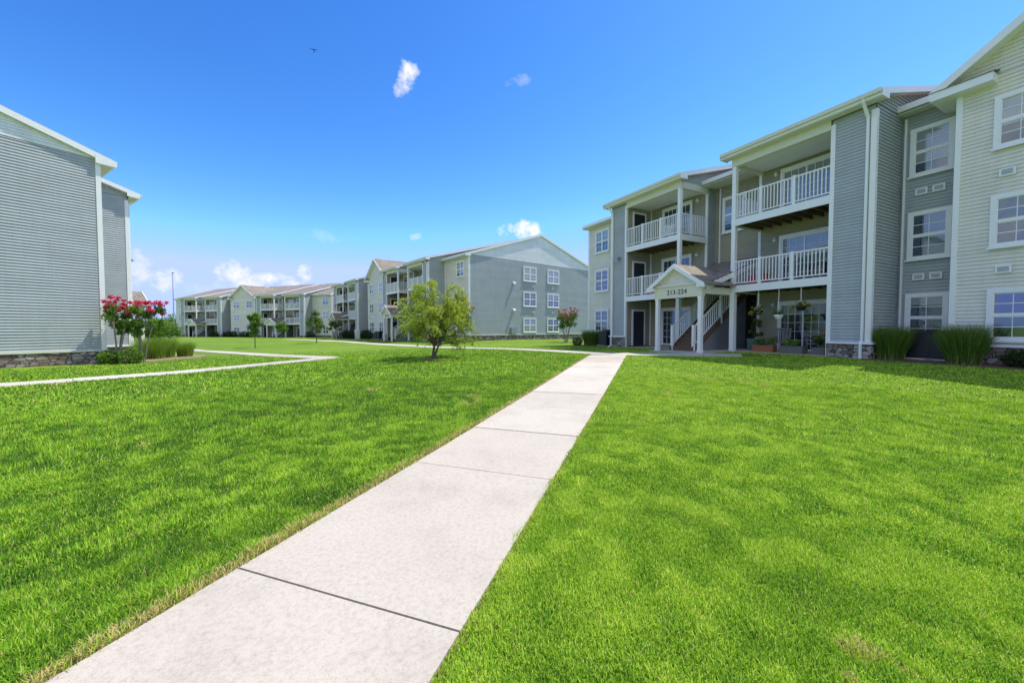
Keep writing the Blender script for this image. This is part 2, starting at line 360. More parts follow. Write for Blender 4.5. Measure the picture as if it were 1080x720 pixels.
# concrete walks: separate slabs with open joints
def walk(name, pts, width, joints=None, jl=1.52, lift=.022, gap=.014, tone=None, base=True):
    """pts: centre line; slabs cut every jl metres"""
    P = [Vector(p) for p in pts]; seg = [(P[i+1] - P[i]).length for i in range(len(P)-1)]; tot = sum(seg)
    def at(s):
        s = min(max(s, 0), tot); i = 0
        while i < len(seg) - 1 and s > seg[i]: s -= seg[i]; i += 1
        return P[i] + (P[i+1] - P[i]) * (s / seg[i])
    def nrm(s):
        d = (at(min(s + .3, tot)) - at(max(s - .3, 0))).normalized(); return Vector((d.y, -d.x))
    mb = MB(); tint = []
    js = joints or list(np.arange(0, tot, jl)) + [tot]
    for a, b in zip(js[:-1], js[1:]):
        if b - a < .1: continue
        t = random.random(); tl = random.uniform(-.003, .003); n = max(1, int((b - a) / .5)); sa, sb = a + gap / 2, b - gap / 2
        i0 = len(mb.v)
        for k in range(n + 1):
            s = sa + (sb - sa) * k / n; c = at(s); q = nrm(s)
            for sg in (-1, 1):
                p = c + q * (sg * width / 2); z = h(p.x, p.y) + lift + tl
                mb.v += [(p.x, p.y, z), (p.x, p.y, z - .12)]
        for k in range(n):
            o = i0 + 4 * k
            mb.f += [(o, o+2, o+6, o+4), (o, o+4, o+5, o+1), (o+2, o+3, o+7, o+6)]
        o = i0; mb.f.append((o, o+1, o+3, o+2)); o = i0 + 4*n; mb.f.append((o, o+2, o+3, o+1))
        tint += [t] * (len(mb.v) - i0)
    o = mb.build(name, M['concrete'])
    at_ = o.data.attributes.new('tint', 'FLOAT', 'POINT'); at_.data.foreach_set('value', np.array(tint, np.float32))
    struct(o)
    # dark bed visible in the joints
    if base:
        mb = MB(); n = int(tot / .5); i0 = 0
        for k in range(n + 1):
            s = tot * k / n; c = at(s); q = nrm(s)
            for sg in (-1, 1):
                p = c + q * (sg * (width / 2 - .02)); mb.v.append((p.x, p.y, h(p.x, p.y) + lift - .016))
        for k in range(n): mb.f.append((2*k, 2*k+1, 2*k+3, 2*k+2))
        struct(mb.build(name + '_joint_bed', M['soil']))
    return o
def on_path(s): return PA + PD * s + PN * (PW / 2)
J = [-6.0, -4.5, -3.0, -1.5, 0, 1.95, 3.44, 4.95, 6.45, 7.97, 9.5, 11.0, 12.5, 14.0, 15.6]
OFF = 6.0
walk('sidewalk', [on_path(-6), on_path(15.6)], PW, joints=[j + OFF for j in J])

# ------------------------------------------------------------------ apartment buildings (all one design, local x along the front, y into the building)
U = 45.2; FL = 2.9; ZE = 8.70; RIDGE = 11.75; MS = (12.0 - ZE) / (RIDGE - 1.6); BS = .285
def zmain(y): return ZE + MS * (y - 1.6)
def zbay(y): return ZE + BS * (y + .4)
_win = {}
def window_mesh(wd, ht, dbl):
    key = (wd, ht, dbl)
    if key in _win: return _win[key]
    t = .12; fr = MB(); pn = MB()
    fr.box(-wd/2, wd/2, -.075, 0, 0, t).box(-wd/2, wd/2, -.075, 0, ht - t, ht)
    fr.box(-wd/2, -wd/2 + t, -.075, 0, t, ht - t).box(wd/2 - t, wd/2, -.075, 0, t, ht - t)
    fr.box(-wd/2 - .04, wd/2 + .04, -.11, -.076, -.02, .04)
    bays = [(-wd/2 + t, wd/2 - t)] if not dbl else [(-wd/2 + t, -.05), (.05, wd/2 - t)]
    if dbl: fr.box(-.05, .05, -.07, 0, t, ht - t)
    for a, b in bays:
        zm = t + (ht - 2*t) * .5
        fr.box(a, b, -.058, -.02, zm - .03, zm + .03)
        for zz0, zz1, dep in ((t, zm - .03, -.046), (zm + .03, ht - t, -.054)):
            fr.box(a, a + .026, dep, -.02, zz0, zz1).box(b - .026, b, dep, -.02, zz0, zz1)
            fr.box(a + .026, b - .026, dep, -.02, zz0, zz0 + .026).box(a + .026, b - .026, dep, -.02, zz1 - .026, zz1)
            mx = (a + b) / 2; fr.box(mx - .009, mx + .009, -.04, -.031, zz0 + .026, zz1 - .026)
            mz = (zz0 + zz1) / 2; fr.box(a + .026, mx - .009, -.039, -.031, mz - .011, mz + .011).box(mx + .009, b - .026, -.039, -.031, mz - .011, mz + .011)
        pn.poly((a + .01, -.030, t + .01), (b - .01, -.030, t + .01), (b - .01, -.030, ht - t - .01), (a + .01, -.030, ht - t - .01))
    a = fr.build('window', M['white']); b = pn.build('pane', M['pane'])
    _win[key] = (a.data, b.data); bpy.data.objects.remove(a); bpy.data.objects.remove(b); return _win[key]
def window(root, x, y, z, wd, ht, dbl=False, rot=0):
    a, b = window_mesh(wd, ht, dbl)
    o = bpy.data.objects.new('window', a); COL.objects.link(o); o.parent = root; o.location = (x + .026*math.sin(rot), y - .026*math.cos(rot), z); o.rotation_euler = (0, 0, rot)
    p = bpy.data.objects.new('pane', b); COL.objects.link(p); p.parent = o
_cache = {}
def shared(key, name, fn, m, parent, loc, rot=0, bevel=0):
    if key not in _cache:
        o = fn().build(name, m); _cache[key] = o.data; bpy.data.objects.remove(o)
    o = bpy.data.objects.new(name, _cache[key]); COL.objects.link(o); o.parent = parent; o.location = loc; o.rotation_euler = (0, 0, rot)
    return o
def slider_fr():
    m = MB(); W2 = .92; H2 = 2.1
    m.box(-W2-.1, -W2, -.07, 0, 0, H2).box(W2, W2+.1, -.07, 0, 0, H2).box(-W2-.1, W2+.1, -.07, 0, H2, H2+.12)
    for a, b, d in ((-W2, .03, -.05), (-.03, W2, -.035)):
        m.box(a, a+.06, d, -.02, .05, H2).box(b-.06, b, d, -.02, .05, H2).box(a+.06, b-.06, d, -.02, .05, .14).box(a+.06, b-.06, d, -.02, H2-.07, H2)
        for k in (1, 2):
            x = a + .06 + (b - a - .12) * k / 3; m.box(x-.009, x+.009, -.033 if d == -.035 else -.04, -.026, .14, H2-.07)
        for k in range(1, 5):
            z = .14 + (H2 - .21) * k / 5; m.box(a+.06, b-.06, -.031 if d == -.035 else -.0385, -.0275, z-.008, z+.008)
    return m
def slider_pn(): return MB().poly((-.9, -.0255, .06), (.9, -.0255, .06), (.9, -.0255, 2.08), (-.9, -.0255, 2.08))
def vent_fr(): return MB().box(-.15, .15, -.045, 0, 0, .22)
def vent_gr():
    m = MB()
    for k in range(4): m.box(-.105, .105, -.052, -.0455, .045 + k * .037, .07 + k * .037)
    return m
def lamp_mb(): return MB().lathe([(.02, .05), (.06, .06), (.075, .11), (.07, .16), (.04, .19), (.01, .195)], (0, -.10), 12)
def lampb_mb(): return MB().box(-.06, .06, -.02, 0, .05, .19).box(-.02, .02, -.12, -.021, .21, .24)
def hood_mb():
    m = MB().box(-.12, .12, -.05, 0, 0, .16)
    m.slab([(-.16, -.28, .17), (.16, -.28, .17), (.16, 0, .30), (-.16, 0, .30)], .07); return m
def vent(root, x, y, z, rot=0):
    v = shared('vent', 'wall_vent', vent_fr, M['white'], root, (x, y, z), rot); shared('ventg', 'louver', vent_gr, M['vent'], v, (0, 0, 0))
def wall_lamp(root, x, y, z, rot=0):
    l = shared('lampb', 'wall_lamp', lampb_mb, M['white'], root, (x, y, z), rot); shared('lampg', 'globe', lamp_mb, M['glow'], l, (0, 0, 0))
def railing_mb(p, q, posts=()):
    m = MB(); p, q = Vector(p), Vector(q); d = (q - p); n = max(2, int(d.length / .125)); 
    m.bar(p + Vector((0, 0, 1.04)), q + Vector((0, 0, 1.04)), .06, .05); m.bar(p + Vector((0, 0, .10)), q + Vector((0, 0, .10)), .045, .04)
    for k in range(1, n):
        c = p + d * (k / n); m.bar(c + Vector((0, 0, .12)), c + Vector((0, 0, 1.015)), .032, .032)
    for t in posts:
        c = p + d * t; m.bar(c + Vector((0, 0, .0)), c + Vector((0, 0, 1.10)), .10, .10)
    return m

def building(name, label, loc, rotz, mods=(0, 1), numbers='213-224', ends=(True, True), ext=.8, group=None):
    root = thing(name, label, 'apartment building', loc, rotz, group)
    zb = -ext                                            # foundations reach below the lawn
    def gab(xw, rot, nrm, wins):
        D = RIDGE - 2.0
        def yl(z): return max(0, (z + .06 - zmain(2.0)) / MS)
        mb = MB(); mb.lap((xw, 2), (xw, 21.5), .58, 8.62, nrm); w_ = mb.build('gable_end_wall', M['slate'], root)
        MB().lap((xw, 2), (xw, 21.5), 8.62, 11.75, nrm, lambda z: yl(z), lambda z: 19.5 - yl(z)).build('gable_triangle', M['whitesiding'], w_)
        sx = nrm[0]
        MB().box(xw, xw + .07*sx, 1.99, 21.51, zb, .50).build('stone_base', M['stone'], w_)
        MB().box(xw, xw + .11*sx, 1.95, 21.55, .503, .577).build('stone_ledge', M['beam'], w_)
        MB().box(xw, xw + .035*sx, 2.0, 21.5, 8.60, 8.66).build('band_board', M['whitesiding'], w_)
        cb = MB().box(xw - .14*sx, xw + .045*sx, 1.95, 2.11, .58, 8.75).box(xw - .14*sx, xw + .045*sx, 21.40, 21.56, .58, 8.75)
        cb.build_each('corner_board', M['white'], w_)
        if wins:
            for z in (.75, 3.65, 6.45):
                for d in (8.05, 11.75): window(root, xw + .002*sx, 2 + d, z, 1.95, 1.65, True, rot)
            for z in (2.95, 5.85):
                for d in (8.6, 11.7): vent(root, xw + .034*sx, 2 + d, z, rot)
                shared('hood', 'flood_lamp', hood_mb, M['white'], root, (xw + .034*sx, 7.7, z + .1), rot)
            MB().box(xw + .03*sx, xw + .3*sx, 7.2, 8.0, .62, 1.35).build('meter_box', M['metal'], root)
    if ends[1]: gab(U, math.pi/2, (1, 0), True)
    if ends[0]: gab(0, -math.pi/2, (-1, 0), True)
    MB().box(0, U, 21.5, 21.56, zb, 8.55).build('rear_wall', M['cream'], root)
    # main roof
    rf = MB(); xa, xb = -.14, U + .14
    rf.slab([(xa, 1.55, zmain(1.55)), (xb, 1.55, zmain(1.55)), (xb, RIDGE, zmain(RIDGE)), (xa, RIDGE, zmain(RIDGE))], .07)
    rf.slab([(xa, RIDGE, zmain(RIDGE)), (xb, RIDGE, zmain(RIDGE)), (xb, 21.95, zmain(1.55)), (xa, 21.95, zmain(1.55))], .07)
    roof = rf.build('main_roof', M['roof'], root)
    for x in (xa, xb):
        fb = MB()
        s = 1 if x > 0 else -1
        fb.slab([(x, 1.5, zmain(1.5)-.02), (x + .03*s, 1.5, zmain(1.5)-.02), (x + .03*s, RIDGE, zmain(RIDGE)-.02), (x, RIDGE, zmain(RIDGE)-.02)], .24)
        fb.slab([(x, RIDGE, zmain(RIDGE)-.02), (x + .03*s, RIDGE, zmain(RIDGE)-.02), (x + .03*s, 22, zmain(1.5)-.02), (x, 22, zmain(1.5)-.02)], .24)
        # soffit under the rake and boxed eave end
        fb.slab([(x, 1.5, zmain(1.5)-.19), (x - .16*s, 1.5, zmain(1.5)-.19), (x - .16*s, RIDGE, zmain(RIDGE)-.19), (x, RIDGE, zmain(RIDGE)-.19)], .02)
        fb.slab([(x, RIDGE, zmain(RIDGE)-.19), (x - .16*s, RIDGE, zmain(RIDGE)-.19), (x - .16*s, 22, zmain(1.5)-.19), (x, 22, zmain(1.5)-.19)], .02)
        fb.poly((x + .035*s, 1.48, ZE - .08), (x + .035*s, 2.12, ZE + .10), (x + .035*s, 2.12, ZE - .30), (x + .035*s, 1.48, ZE - .30))
        fb.box(x - .15*s, x + .03*s, 1.50, 2.05, ZE - .30, ZE - .27)
        fb.build('rake_board', M['white'], roof)
    ev = MB().box(xa, xb, 1.46, 1.55, ZE - .24, ZE - .05)
    ev.build('gutter', M['white'], roof)
    MB().box(.03, U - .03, 1.56, 2.7, ZE - .30, ZE - .262).build('soffit', M['soffit'], roof)

    for mod in range(2):
        full = mod in mods
        if not full: continue
        f = (lambda x: x) if mod == 0 else (lambda x: U - x)
        sg = 1 if mod == 0 else -1
        def P(x, y): return (f(x), y)
        # end wall (cream)
        ew = MB().lap(P(.1, 2), P(4.8, 2), .58, 8.40, (0, -1)).build('front_wall', M['cream'], root)
        MB().box(f(.1), f(4.8), 1.93, 2, zb, .50).build('stone_base', M['stone'], ew)
        MB().box(f(.1), f(4.8), 1.89, 2, .503, .577).build('stone_ledge', M['beam'], ew)
        MB().box(f(4.66), f(4.796), 1.95, 1.999, .58, 8.25).build('corner_board', M['white'], ew)
        for z in (.75, 3.65, 6.45): window(root, f(1.55), 2, z, 1.5, 1.65, True)
        for z in (3.05, 5.95): vent(root, f(3.2), 1.966, z)
        shared('hoodd', 'flood_lamp', hood_mb, M['metal'], root, (f(5.45), -.034, 5.05))
        # two porch bays
        for bi, (xo, xi, xs) in enumerate(((4.8, 9.9, 6.05), (17.5, 12.6, 16.3))):   # outer edge, open edge, strip edge
            o_ = 1 if xi > xo else -1                                              # +1: opening lies towards +x (module space)
            wl = MB().lap(P(xo, 0), P(xs, 0), .58, 8.42, (0, -1)).build('bay_wall', M['slateskylit'], root)
            nO = (-o_ * sg, 0)
            MB().lap(P(xo, 0), P(xo, 2), .58, 8.45, nO).build('side_wall', M['slate'], wl)
            MB().lap(P(xo, -.3), P(xo, 11.2), 8.45, 12.0, nO, lambda z: max(.3, (z + .10 - ZE) / BS - .4 + .3), lambda z: min(11.5, max(2.3, (z - ZE) / MS + 2.05))
                     ).build('roof_side_wall', M['slate'], wl)
            MB().lap(P(xs, 0), P(xs, 2), 0, 8.2, (o_ * sg, 0)).build('closet_wall', M['sage'], wl)
            st = MB().box(f(xo), f(xs), -.07, 0, zb, .50); st.box(f(xo - .07*o_), f(xo), -.07, 2, zb, .50)
            st.build('stone_base', M['stone'], wl)
            MB().box(f(xo - .11*o_), f(xs), -.11, 0, .503, .577).box(f(xo - .11*o_), f(xo), .001, 2, .503, .577).build('stone_ledge', M['white'], wl)
            cb = MB().box(f(xo - .045*o_), f(xo + .11*o_), -.045, .10, .58, 8.26).box(f(xs - .10*o_), f(xs + .035*o_), -.045, .08, zb, 8.26)
            cb.build_each('corner_board', M['white'], wl)
            pw = MB().lap(P(xs, 2), P(xi, 2), zb, 8.2, (0, -1)).build('porch_wall', M['sage'], root)
            MB().box(f(xs + .004*o_), f(xs + .09*o_), 1.93, 1.97, 0, 8.2).box(f(xi - .10*o_), f(xi + .02*o_), 1.955, 2.03, 0, 8.2).build_each('corner_board', M['white'], pw)
            # inner return wall towards the stairs
            MB().lap(P(xi, 2.03), P(xi, 6), zb, 8.4, (o_ * sg, 0)).build('stairwell_wall', M['slate'], root)
            for k in range(3):
                zf = k * FL + .02
                door = MB().box(f(xs + .025*o_), f(xs + .055*o_), .55, 1.42, zf, zf + 2.05).build('closet_door', M['dark'], root)
                MB().box(f(xs + .02*o_), f(xs + .07*o_), .45, .549, zf, zf + 2.15).box(f(xs + .02*o_), f(xs + .07*o_), 1.421, 1.52, zf, zf + 2.15).box(f(xs + .02*o_), f(xs + .07*o_), .549, 1.421, zf + 2.051, zf + 2.15).build('frame', M['white'], door)
                dx = xs + (xi - xs) * (.485 if bi else .56) if False else (14.55 if bi else 8.0)
                sl = shared('slider', 'sliding_door', slider_fr, M['white'], root, (f(dx), 1.958, zf))
                shared('sliderp', 'pane', slider_pn, M['doorpane'], sl, (0, 0, 0))
                wall_lamp(root, f(13.35 if bi else 9.35), 1.966, zf + 1.95)
                if k:
                    z1 = k * FL + .02; z0 = z1 - .30
                    ba = MB().box(f(xs + .036*o_), f(xi - .0*o_), -.06, -.02, z0, z1).box(f(xi), f(xi - .04*o_), -.02, 1.95, z0, z1)
                    ba.box(f(xs + .04*o_), f(xi - .04*o_), -.02, 1.92, z1 - .035, z1 - .005)
                    b_ = ba.build('balcony', M['white'], root)
                    jo = MB().box(f(xs + .04*o_), f(xi - .04*o_), .001, 1.92, z1 - .07, z1 - .036)
                    x = xs + .3*o_
                    while (x - xi) * o_ < -.1: jo.box(f(x - .02), f(x + .02), -.019, 1.92, z0 + .04, z1 - .071); x += .4*o_
                    jo.build('joists', M['wood'], b_)
                    r = railing_mb((f(xs + .04*o_), -.005, z1), (f(xi - .10*o_), -.005, z1), (.33, .68)); r2 = railing_mb((f(xi - .05*o_), .1, z1), (f(xi - .05*o_), 1.94, z1))
                    r.v, off = r.v + r2.v, len(r.v); r.f += [tuple(i + off for i in q) for q in r2.f]
                    r.build('railing', M['white'], b_)
            MB().box(f(xi - .20*o_), f(xi - .001*o_), -.06 - .02, .12, zb, 2.62).box(f(xi - .18*o_), f(xi - .011*o_), -.062, .11, 2.62, 8.15).build('porch_post', M['white'], root)
            bm = MB().box(f(xs + .036*o_), f(xi + .02*o_), -.07, .10, 8.10, 8.42).box(f(xi - .17*o_), f(xi + .02*o_), .101, 2.0, 8.10, 8.42)
            bm.build('porch_beam', M['beam'], root)
            MB().box(f(xs), f(xi - .171*o_), .101, 1.97, 8.20, 8.24).build('porch_ceiling', M['white'], root)
            # bay roof
            x0, x1 = xo - .28*o_, xi + .28*o_
            r = MB().slab([(f(x0), -.42, zbay(-.42)), (f(x1), -.42, zbay(-.42)), (f(x1), 11.3, zbay(11.3) + .02), (f(x0), 11.3, zbay(11.3) + .02)], .07).build('bay_roof', M['roof'], root)
            MB().lap(P(xi, -.3), P(xi, 11.2), 8.43, 12.0, (o_ * sg, 0), lambda z: max(.3, (z + .10 - ZE) / BS - .4 + .3), lambda z: min(11.5, max(2.3, (z - ZE) / MS + 2.05))).build('roof_side_wall', M['slate'], r)
            q = MB()
            for x, s in ((x0, -o_), (x1, o_)):
                q.slab([(f(x), -.46, zbay(-.46)-.015), (f(x + .03*s), -.46, zbay(-.46)-.015), (f(x + .03*s), 11.3, zbay(11.3)), (f(x), 11.3, zbay(11.3))], .20)
                q.slab([(f(x), -.46, zbay(-.46)-.17), (f(x - .3*s), -.46, zbay(-.46)-.17), (f(x - .3*s), 11.1, zbay(11.1)-.17), (f(x), 11.1, zbay(11.1)-.17)], .02)
                q.box(f(x), f(x + .032*s), -.46, .05, ZE - .27, ZE - .09)
            q.box(f(x0), f(x1), -.46, -.42, ZE - .26, ZE - .09)
            q.build('rake_board', M['white'], r)
            MB().box(f(x0), f(x1), -.55, -.461, ZE - .17, ZE - .04).build('gutter', M['beam'], r)
            MB().box(f(x0), f(x1), -.418, -.071, ZE - .28, ZE - .24).build('soffit', M['soffit'], r)
            # downspout at the outer corner
            xd = xo + .17*o_
            dn = MB().bar((f(xd), -.50, ZE - .15), (f(xd), -.44, ZE - .30), .08, .06).bar((f(xd), -.44, ZE - .30), (f(xd), -.09, 8.0), .08, .06).bar((f(xd), -.09, 8.02), (f(xd), -.09, .62), .08, .06)
            dn.bar((f(xd), -.09, .62), (f(xd), -.17, .5), .08, .06).bar((f(xd), -.17, .51), (f(xd), -.17, -.05), .08, .06).bar((f(xd), -.17, 0), (f(xd), -.4, -.12), .08, .06)
            dn.build('downspout', M['white'], root)
        # stairwell
        up = MB().lap(P(9.9, 2.6), P(12.6, 2.6), 4.3, 8.40, (0, -1)).build('upper_wall', M['sage'], root)
        window(root, f(11.0), 2.6, 5.95, 1.25, 1.85)
        MB().bar((f(10.25), 2.53, 8.35), (f(10.25), 2.53, 4.4), .08, .06).build('downspout', M['white'], root)
        MB().lap(P(9.9, 6), P(12.6, 6), zb, 4.3, (0, -1)).build('breezeway_wall', M['sage'], root)
        MB().box(f(9.9), f(12.6), 2.58, 6, 4.26, 4.29).build('breezeway_ceiling', M['greywall'], root)
        MB().box(f(9.9), f(12.6), 2.45, 6, 2.66, 2.90).build('landing', M['wood'], root)
        d_ = MB().box(f(10.6), f(11.6), 5.93, 5.96, 2.9, 5).build('entry_door', M['dark'], root)
        # stairs
        s_ = MB(); xa_, xb_ = 10.55, 11.75; n = 15; run = 3.85 / n; y0 = -1.35
        for k in range(n):
            z = FL * (k + 1) / n; s_.box(f(xa_ + .05), f(xb_ - .05), y0 + run*k, y0 + run*(k+1) + .03, z - .045, z)
            s_.box(f(xa_ + .05), f(xb_ - .05), y0 + run*k + .03, y0 + run*k + .045, z - FL/n, z - .046)
        for x in (xa_, xb_): s_.bar((f(x), y0 - .05, .02), (f(x), y0 + 3.85, FL - .12), .05, .28)
        stair = s_.build('staircase', M['wood'], root)
        for x in (xa_ + .02, xb_ - .02):
            m_ = MB(); dz = FL / 3.85
            p0 = Vector((f(x), y0 + .05, .12)); p1 = Vector((f(x), y0 + 3.8, FL + .02))
            m_.bar(p0 + Vector((0, 0, .95)), p1 + Vector((0, 0, .95)), .05, .06); m_.bar(p0 + Vector((0, 0, .14)), p1 + Vector((0, 0, .14)), .04, .04)
            for k in range(1, 26):
                c = p0 + (p1 - p0) * (k / 26); m_.bar(c + Vector((0, 0, .14)), c + Vector((0, 0, .93)), .03, .03)
            for t in (0, .5, 1):
                c = p0 + (p1 - p0) * t; m_.bar(c + Vector((0, 0, -.25)), c + Vector((0, 0, 1.08)), .11, .11)
            m_.build('stair_railing', M['white'], stair)
        sk = MB().poly((f(xb_ + .045), y0, zb), (f(xb_ + .045), 2.4, zb), (f(xb_ + .045), 2.4, FL - .3), (f(xb_ + .045), y0 + .15, -.02)).poly((f(xa_ - .045), y0, zb), (f(xa_ - .045), 2.4, zb), (f(xa_ - .045), 2.4, FL - .3), (f(xa_ - .045), y0 + .15, -.02))
        sk.build('skirt_wall', M['greywall'], stair)
        # entrance portico with the unit numbers
        pz0, pz1 = 2.42, 2.96; xl_, xr_ = 10.05, 12.62; yc = -1.85; xm = (xl_ + xr_) / 2
        bm = MB().box(f(xl_), f(xr_), yc - .1, yc + .1, pz0, pz1).box(f(xl_), f(xl_ + .18), yc + .101, -.1, pz0 + .1, pz1 - .02).box(f(xr_ - .18), f(xr_), yc + .101, -.1, pz0 + .1, pz1 - .14)
        pt = bm.build('entrance_portico', M['beam'], root)
        for x in (xl_ + .13, xr_ - .13):
            MB().box(f(x - .08), f(x + .08), yc - .08, yc + .08, zb, pz0).box(f(x - .092), f(x + .092), yc - .092, yc + .092, pz0 - .10, pz0 - .001).box(f(x - .092), f(x + .092), yc - .092, yc + .092, -.05, .12).build('column', M['white'], pt)
        hw = (xr_ - xl_) / 2 + .22; pk = 3.92; sl_ = (pk - pz1) / hw
        MB().poly((f(xm - hw + .2), yc - .06, pz1 + .06), (f(xm + hw - .2), yc - .06, pz1 + .06), (f(xm), yc - .06, pk - .16)).lap(P(xm - hw, yc - .07), P(xm + hw, yc - .07), pz1 + .05, pk - .1, (0, -1), lambda z: (z - pz1) / sl_ + .1, lambda z: 2*hw - (z - pz1) / sl_ - .1, .13, .015).build('gable_panel', M['cream'], pt)
        rr = MB()
        for s in (-1, 1):
            rr.slab([(f(xm), yc - .32, pk), (f(xm), 1.6, pk), (f(xm + s*hw*1.03), 1.6, pz1 - .03), (f(xm + s*hw*1.03), yc - .32, pz1 - .03)], .06)
        rr.build('portico_roof', M['roof'], pt)
        rk = MB()
        for s in (-1, 1):
            rk.slab([(f(xm), yc - .36, pk + .005), (f(xm), yc - .322, pk + .005), (f(xm + s*hw*1.04), yc - .322, pz1 - .03), (f(xm + s*hw*1.04), yc - .36, pz1 - .03)], .2)
            rk.slab([(f(xm), yc - .322, pk - .09), (f(xm), yc - .06, pk - .09), (f(xm + s*hw), yc - .06, pz1 - .08), (f(xm + s*hw), yc - .322, pz1 - .08)], .02)
            xx = xm + s*(hw - .02); rk.box(f(xx), f(xx - s*.30), yc - .34, yc - .101, pz1 - .17, pz1 - .02)
        rk.box(f(xm - hw + .3), f(xm + hw - .3), yc - .20, yc - .101, pz1 + .001, pz1 + .05)
        rk.build('rake_board', M['white'], pt)
        # lean-to roof above the stairs
        sr = MB().slab([(f(9.93), yc + .12, 2.98), (f(12.70), yc + .12, 2.98), (f(12.70), 2.59, 4.50), (f(9.93), 2.59, 4.50)], .06).build('stair_roof', M['roof'], root)
        q = MB()
        for x in (9.93, 12.66): q.slab([(f(x), yc + .11, 2.93), (f(x + .04), yc + .11, 2.93), (f(x + .04), 2.58, 4.46), (f(x), 2.58, 4.46)], .24)
        q.build_each('rake_board', M['white'], sr)
        if numbers[mod]:
            cu = bpy.data.curves.new('number', 'FONT'); cu.body = numbers[mod]; cu.size = .30; cu.align_x = 'CENTER'; cu.align_y = 'CENTER'; cu.extrude = .008; cu.space_character = 1.1
            tmp = bpy.data.objects.new('number', cu); COL.objects.link(tmp)
            dg = bpy.context.evaluated_depsgraph_get(); mesh = bpy.data.meshes.new_from_object(tmp.evaluated_get(dg)); bpy.data.objects.remove(tmp)
            mesh.materials.clear(); mesh.materials.append(M['text'])
            t_ = bpy.data.objects.new('number_lettering', mesh); COL.objects.link(t_); t_.parent = pt; t_.location = (f(xm), yc - .115, (pz0 + pz1) / 2 - .02); t_.rotation_euler = (math.pi/2, 0, 0)
        # recess beside the wing
        rw = MB().lap(P(17.5, 2), P(19.1, 2), zb, 8.40, (0, -1)).build('recess_wall', M['slate'], root)
        for z in (.58, 3.38, 6.22): window(root, f(18.27), 2, z, 1.06, 1.66)
        for z in (2.70, 5.60):
            vent(root, f(18.05), 1.966, z); vent(root, f(18.47), 1.966, z)
        MB().bar((f(17.62), 1.93, 8.3), (f(17.62), 1.93, -.1), .08, .06).build('downspout', M['white'], root)
    # cream gable wing in the middle
    xw0, xw1, yw = 19.1, U - 19.1, 1.0; xm = U / 2; hw = (xw1 - xw0) / 2; g0 = 8.38; pk = g0 + .70 * (hw + .42)
    ww_ = MB().lap((xw0, yw), (xw1, yw), .58, 8.35, (0, -1)).lap((xw0, yw), (xw1, yw), 8.35, pk - .1, (0, -1), lambda z: max(0, (z - g0 + .08) / .70 - .42), lambda z: 2*hw - max(0, (z - g0 + .08) / .70 - .42)).build('wing_wall', M['cream'], root)
    for x, s in ((xw0, -1), (xw1, 1)): MB().lap((x, yw), (x, 2), zb, 8.3, (s, 0)).build('wing_side_wall', M['cream'], ww_)
    MB().box(xw0, xw1, yw - .07, yw, zb, .50).build('stone_base', M['stone'], ww_)
    MB().box(xw0 - .02, xw1 + .02, yw - .11, yw, .503, .577).build('stone_ledge', M['white'], ww_)
    MB().box(xw0 - .045, xw0 + .09, yw - .045, yw + .1, .58, 8.3).box(xw1 + .045, xw1 - .09, yw - .045, yw + .1, .58, 8.3).build_each('corner_board', M['white'], ww_)
    for z in (.66, 3.34, 6.15):
        for x in (xw0 + 1.62, xw1 - 1.62): window(root, x, yw, z, 1.8, 1.52, True)
    for z in (2.62, 5.36):
        for x in (xw0 + 1.0, xw1 - 1.0): vent(root, x, yw - .033, z)
    wr = MB()
    for s in (-1, 1): wr.slab([(xm, yw - .42, pk), (xm, 10.5, pk), (xm + s*(hw + .5), 10.5, g0 - .056), (xm + s*(hw + .5), yw - .42, g0 - .056)], .07)
    wr = wr.build('wing_roof', M['roof'], root)
    q = MB()
    for s in (-1, 1):
        q.slab([(xm, yw - .47, pk), (xm, yw - .422, pk), (xm + s*(hw + .52), yw - .422, g0 - .06), (xm + s*(hw + .52), yw - .47, g0 - .06)], .26)
        q.slab([(xm, yw - .42, pk - .17), (xm, yw, pk - .17), (xm + s*(hw + .45), yw, g0 - .2), (xm + s*(hw + .45), yw - .42, g0 - .2)], .02)
        xx = xm + s*(hw + .5); q.box(xx, xx - s*1.25, yw - .46, yw - .001, g0 - .34, g0 - .10)
        q.box(xx, xx - s*.45, yw, 2.4, g0 - .34, g0 - .3).box(xx, xx + s*.05, yw - .42, 2.4, g0 - .3, g0 - .05)
    q.build('rake_board', M['white'], wr)
    q = MB()
    for s in (-1, 1):
        xx = xm + s*(hw + .5)
        q.slab([(xx + s*.02, yw - .48, g0 - .085), (xx - s*1.28, yw - .48, g0 - .085), (xx - s*1.28, yw - .005, g0 + .06), (xx + s*.02, yw - .005, g0 + .06)], .03)
    q.build_each('eave_return', M['roof'], wr)
    return root

def ang(u): return math.atan2(u[1], u[0])
uR = Vector((.454, -.891)); vR = Vector((.891, .454)); oR = Vector((9.76, 17.4)) - uR * 12.6; ZR = .45
bR = building('apartment_building', 'three-storey slate and cream apartment building on the right with entrance portico numbered 213-224', (oR.x, oR.y, ZR), ang(uR), mods=(0,), numbers=('213-224', None), ends=(True, False))
uM = Vector((.632, -.775)); vM = Vector((.775, .632)); eM = Vector((-4.26, 38.8)); oM = eM - uM * U - vM * 2
bM = building('apartment_building', 'apartment building whose grey gable end with six white windows faces the lawn', (oM.x, oM.y, .25), ang(uM), numbers=('237-248', '225-236'), ends=(False, True), ext=1.4)
uF = Vector((.949, -.314)); vF = Vector((.314, .949)); eF = Vector((-78.4, 91)); oF = eF - vF * 2
bF = building('apartment_building', 'long tan-roofed apartment building across the far end of the lawn', (oF.x, oF.y, -.42), ang(uF), numbers=(None, None), ends=(True, True))
